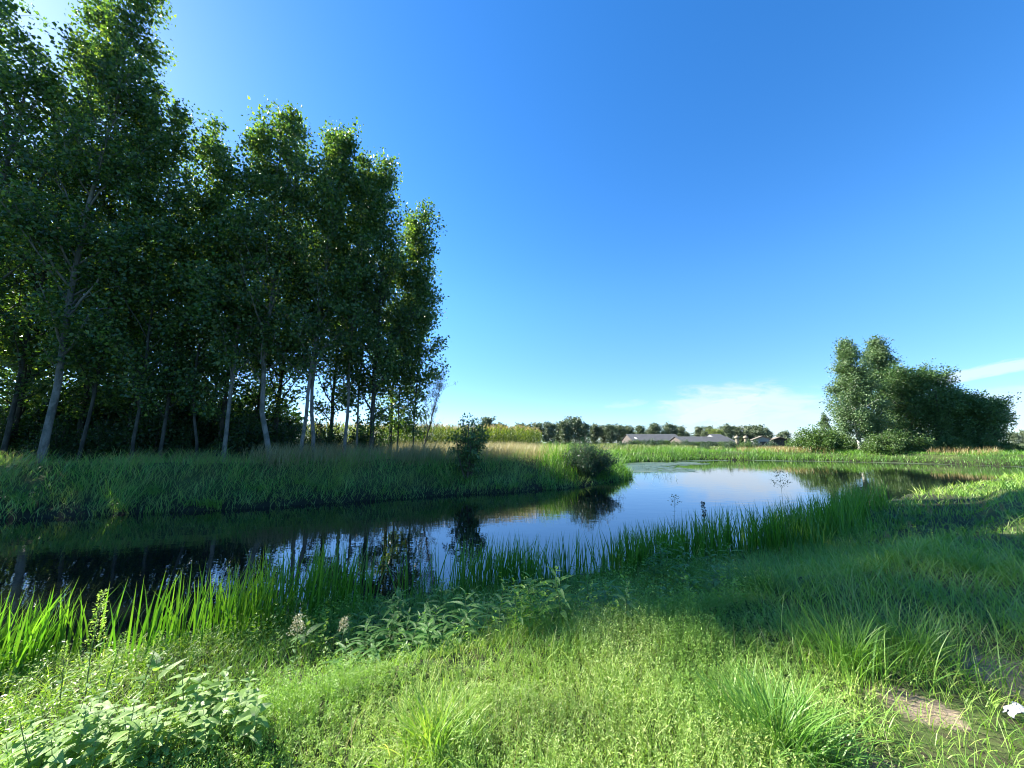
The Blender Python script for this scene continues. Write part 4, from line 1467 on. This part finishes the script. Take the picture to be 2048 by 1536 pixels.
for px, py, lab in ((612, 1262, 'broad leaved dock beside the cream flower head'), (318, 1330, 'dock with pale upright leaves above the nettles at the water gap')):
    x, y = at(px, py, -.3)
    ms = leafy_plant(int(px), .36, 3, .22, .36, LANCE, 'nettle', up=1.0, droop=.4)
    put_plant(ms, (x, y, Hh(x, y) - .02), px, 1.0, 'dock_plant', lab, 'dock')


# dead straws among the living grass
g = MB()
P_, d_ = scatter(9000, -4, 9, 1.3, 9, lambda x, y, d, s: (s == 0) * (d > .8) * fov(x, y) * clumpy(x, y, 2.4) * np.clip(3 / np.hypot(x, y), .2, 1))
n = len(P_)
blades(g, P_, rng.uniform(.1, .32, n), .0035, rng.uniform(0, 6.28, n), rng.uniform(.1, 1.2, n), rng.uniform(0, .8, n), 2)
Q, d_ = scatter(14000, .5, 6, 1.2, 5, lambda x, y, d, s: (s == 0) * np.clip(bare(x, y) * 1.4, 0, 1))
n = len(Q)
blades(g, Q, rng.uniform(.05, .16, n), .004, rng.uniform(0, 6.28, n), rng.uniform(1.0, 1.5, n), rng.uniform(-.2, .2, n), 2)
tag(g.build('dead_grass', M['dry']), 'dead straws among the grass and on the bare patches', 'dry grass', kind='stuff')

# grass tussocks
def tussock(px, py, z, n, Lr, rad, mat, label, bend=(.8, 2.0), wid=.007):
    x, y = at(px, py, z)
    r = np.random.default_rng(int(px))
    b = MB()
    n = int(n * .9)
    a = r.uniform(0, 6.28, n)
    rr = rad * np.minimum(np.abs(r.normal(0, .8, n)), 1.5)
    wid *= .9
    P_ = np.stack([np.cos(a) * rr, np.sin(a) * rr, np.full(n, -.02)], -1)
    blades(b, P_, r.uniform(*Lr, n), wid * r.uniform(.6, 1.4, n), a + r.normal(0, 1.1, n) , r.uniform(.02, .6, n) * r.uniform(.3, 1, n), r.uniform(*bend, n) * r.uniform(.4, 1.1, n), 6, r)
    o = b.build('grass_tussock', mat, None, (x, y, Hh(x, y)))
    tag(o, label, 'grass tussock', 'large grass tussocks')


tussock(868, 1500, 0, 420, (.15, .40), .17, M['grass'], 'bright grass tussock in the herb mat at the bottom centre', wid=.008)
tussock(1560, 1500, 0, 700, (.2, .52), .24, M['lush'], 'big arching grass tussock at the bottom right of centre', wid=.008)
tussock(1240, 1420, 0, 160, (.12, .25), .1, M['grass'], 'small grass tussock in the herb mat between the two big ones')
tussock(1520, 1180, 0, 500, (.3, .6), .25, M['lush'], 'shaded grass tussock on the near bank behind the big arching one')
tussock(1700, 1330, 0, 500, (.25, .5), .28, M['lush'], 'deep green grass tussock beside the shaded worn path')
tussock(1820, 1310, 0, 500, (.25, .45), .3, M['lush'], 'dark grass tussock right beside the path on the right')


# flowering spikes and plumes
def spike(px, py_foot, z, Ht, label, mat, name='flower_spike', heads=120, hw=.05, hl=.35, lean=0.0, leaf=0.012, arms=0, cat='plant'):
    x, y = at(px, py_foot, z)
    r = np.random.default_rng(int(px) + 5)
    root = tag(empty(name, (x, y, Hh(x, y) - .02)), label, cat)
    s = MB()
    top = np.array([lean * Ht, 0, Ht])
    q = [np.array([0, 0, 0]), top * .5 + r.normal(0, .01, 3), top]
    tube(s, q, [.0045, .0035, .0015], 5)
    for k in range(arms):
        f = 1 - hl * r.random()
        a = r.uniform(0, 6.28)
        tube(s, [top * f, top * f + np.array([math.cos(a) * hw, math.sin(a) * hw, hw * .6])], [.0015, .0008], 3)
    s.build('stem', M['stem'], root)
    h = MB()
    f = 1 - hl * r.random(heads)
    rad = hw * (.3 + .7 * (1 - f) / hl)
    a = r.uniform(0, 6.28, heads)
    rr = rad * np.sqrt(r.random(heads))
    C = top[None] * f[:, None] + np.stack([np.cos(a) * rr, np.sin(a) * rr, rr * .6], -1)
    leaves(h, C, np.stack([np.cos(a), np.sin(a), r.uniform(0, 1.2, heads)], -1), rand_unit(heads, r), leaf * r.uniform(.7, 1.5, heads), leaf * .7)
    h.build('flower_head', mat, root)
    lf = MB()
    m2 = 12
    aa = r.uniform(0, 6.28, m2)
    C = top[None] * r.uniform(.15, 1 - hl, m2)[:, None]
    leaf_big(lf, C, np.stack([np.cos(aa), np.sin(aa), np.full(m2, .5)], -1), np.tile([0, 0, 1.0], (m2, 1)), r.uniform(.05, .10, m2), .02, LANCE, .2, .4)
    lf.build('leaves', M['lance'], root)


spike(176, 1370, -.35, .98, 'tall pale green flowering spike above the reeds at the left', M['mat'], heads=300, hw=.06, hl=.45, leaf=.016, arms=14)
spike(205, 1380, -.3, .70, 'shorter green flowering spike right of the tall one at the left', M['mat'], heads=180, hw=.04, hl=.4, leaf=.014, lean=.15, arms=8)
spike(278, 1360, -.35, .62, 'small leaning flowering spike at the gap in the reeds', M['mat'], heads=140, hw=.04, hl=.4, lean=.2, arms=8)
spike(125, 1380, -.35, .60, 'low flowering spike left of the tall one at the left', M['mat'], heads=140, hw=.03, hl=.4, lean=-.08, arms=8)
spike(588, 1330, -.35, .62, 'cream flower head among the reeds, left one of two', M['cream'], heads=260, hw=.075, hl=.3, leaf=.013, arms=12, cat='flower')
spike(684, 1310, -.35, .52, 'cream flower head among the reeds, right one of two', M['cream'], heads=180, hw=.06, hl=.25, leaf=.013, arms=12, cat='flower')
spike(1417, 1150, -.6, 1.25, 'dark reed plume standing upright against the blue water', M['dark_plume'], 'reed_plume', heads=110, hw=.025, hl=.22, leaf=.03, cat='reed')
spike(1577, 1105, -.7, 1.75, 'tall thin grass panicle rising above the reed stand', M['seed'], 'grass_panicle', heads=110, hw=.22, hl=.25, leaf=.03, arms=22, cat='grass')
spike(1350, 1120, -.7, 1.35, 'thin grass panicle bending over the reeds against the water', M['seed'], 'grass_panicle', heads=50, hw=.14, hl=.18, leaf=.03, arms=12, cat='grass', lean=.06)
# pale seed grasses in the right background
for i, (px, py, lab) in enumerate(((1790, 1085, 'left pale seed head in the group on the right bank'), (1830, 1075, 'middle pale seed head in the group on the right bank'),
                                   (1870, 1082, 'pale seed head right of the middle one on the right bank'), (1975, 1080, 'rightmost pale seed head by the right edge'),
                                   (2005, 1085, 'short pale seed head at the right edge'))):
    spike(px, py, 0, .62, lab, M['seed'], 'seed_grass', heads=60, hw=.02, hl=.2, leaf=.02, cat='grass', lean=.1 * (i - 2))

# crumpled white paper lying by the path
x, y = at(2036, 1432, .02)
r = np.random.default_rng(4)
b = MB()
n = 9
U, Vv = np.meshgrid(np.linspace(-1, 1, n), np.linspace(-1, 1, n), indexing='ij')
px_ = U * .05 * (1 - .25 * Vv ** 2) + r.normal(0, .006, U.shape)
py_ = Vv * .035 * (1 - .2 * U ** 2) + r.normal(0, .006, U.shape)
pz_ = .02 + .014 * np.sin(U * 3.1 + 1) - .02 * (U ** 2 + Vv ** 2) + r.normal(0, .007, U.shape)
V = np.stack([px_, py_, pz_], -1).reshape(-1, 3)
i, j = np.meshgrid(np.arange(n - 1), np.arange(n - 1), indexing='ij')
q = np.stack([i * n + j, (i + 1) * n + j, (i + 1) * n + j + 1, i * n + j + 1], -1).reshape(-1, 4)
V2 = V - np.array([0, 0, .003])
b.add(V, [q], None, 0, True)
b.add(V2, [q[:, ::-1]], None, 0, True)
o = b.build('paper_scrap', M['paper'], None, (x, y, Hh(x, y) + .06))
o.rotation_euler = (0, 0, R(-35))
tag(o, 'crumpled white paper scrap lying by the path at the right edge', 'litter')
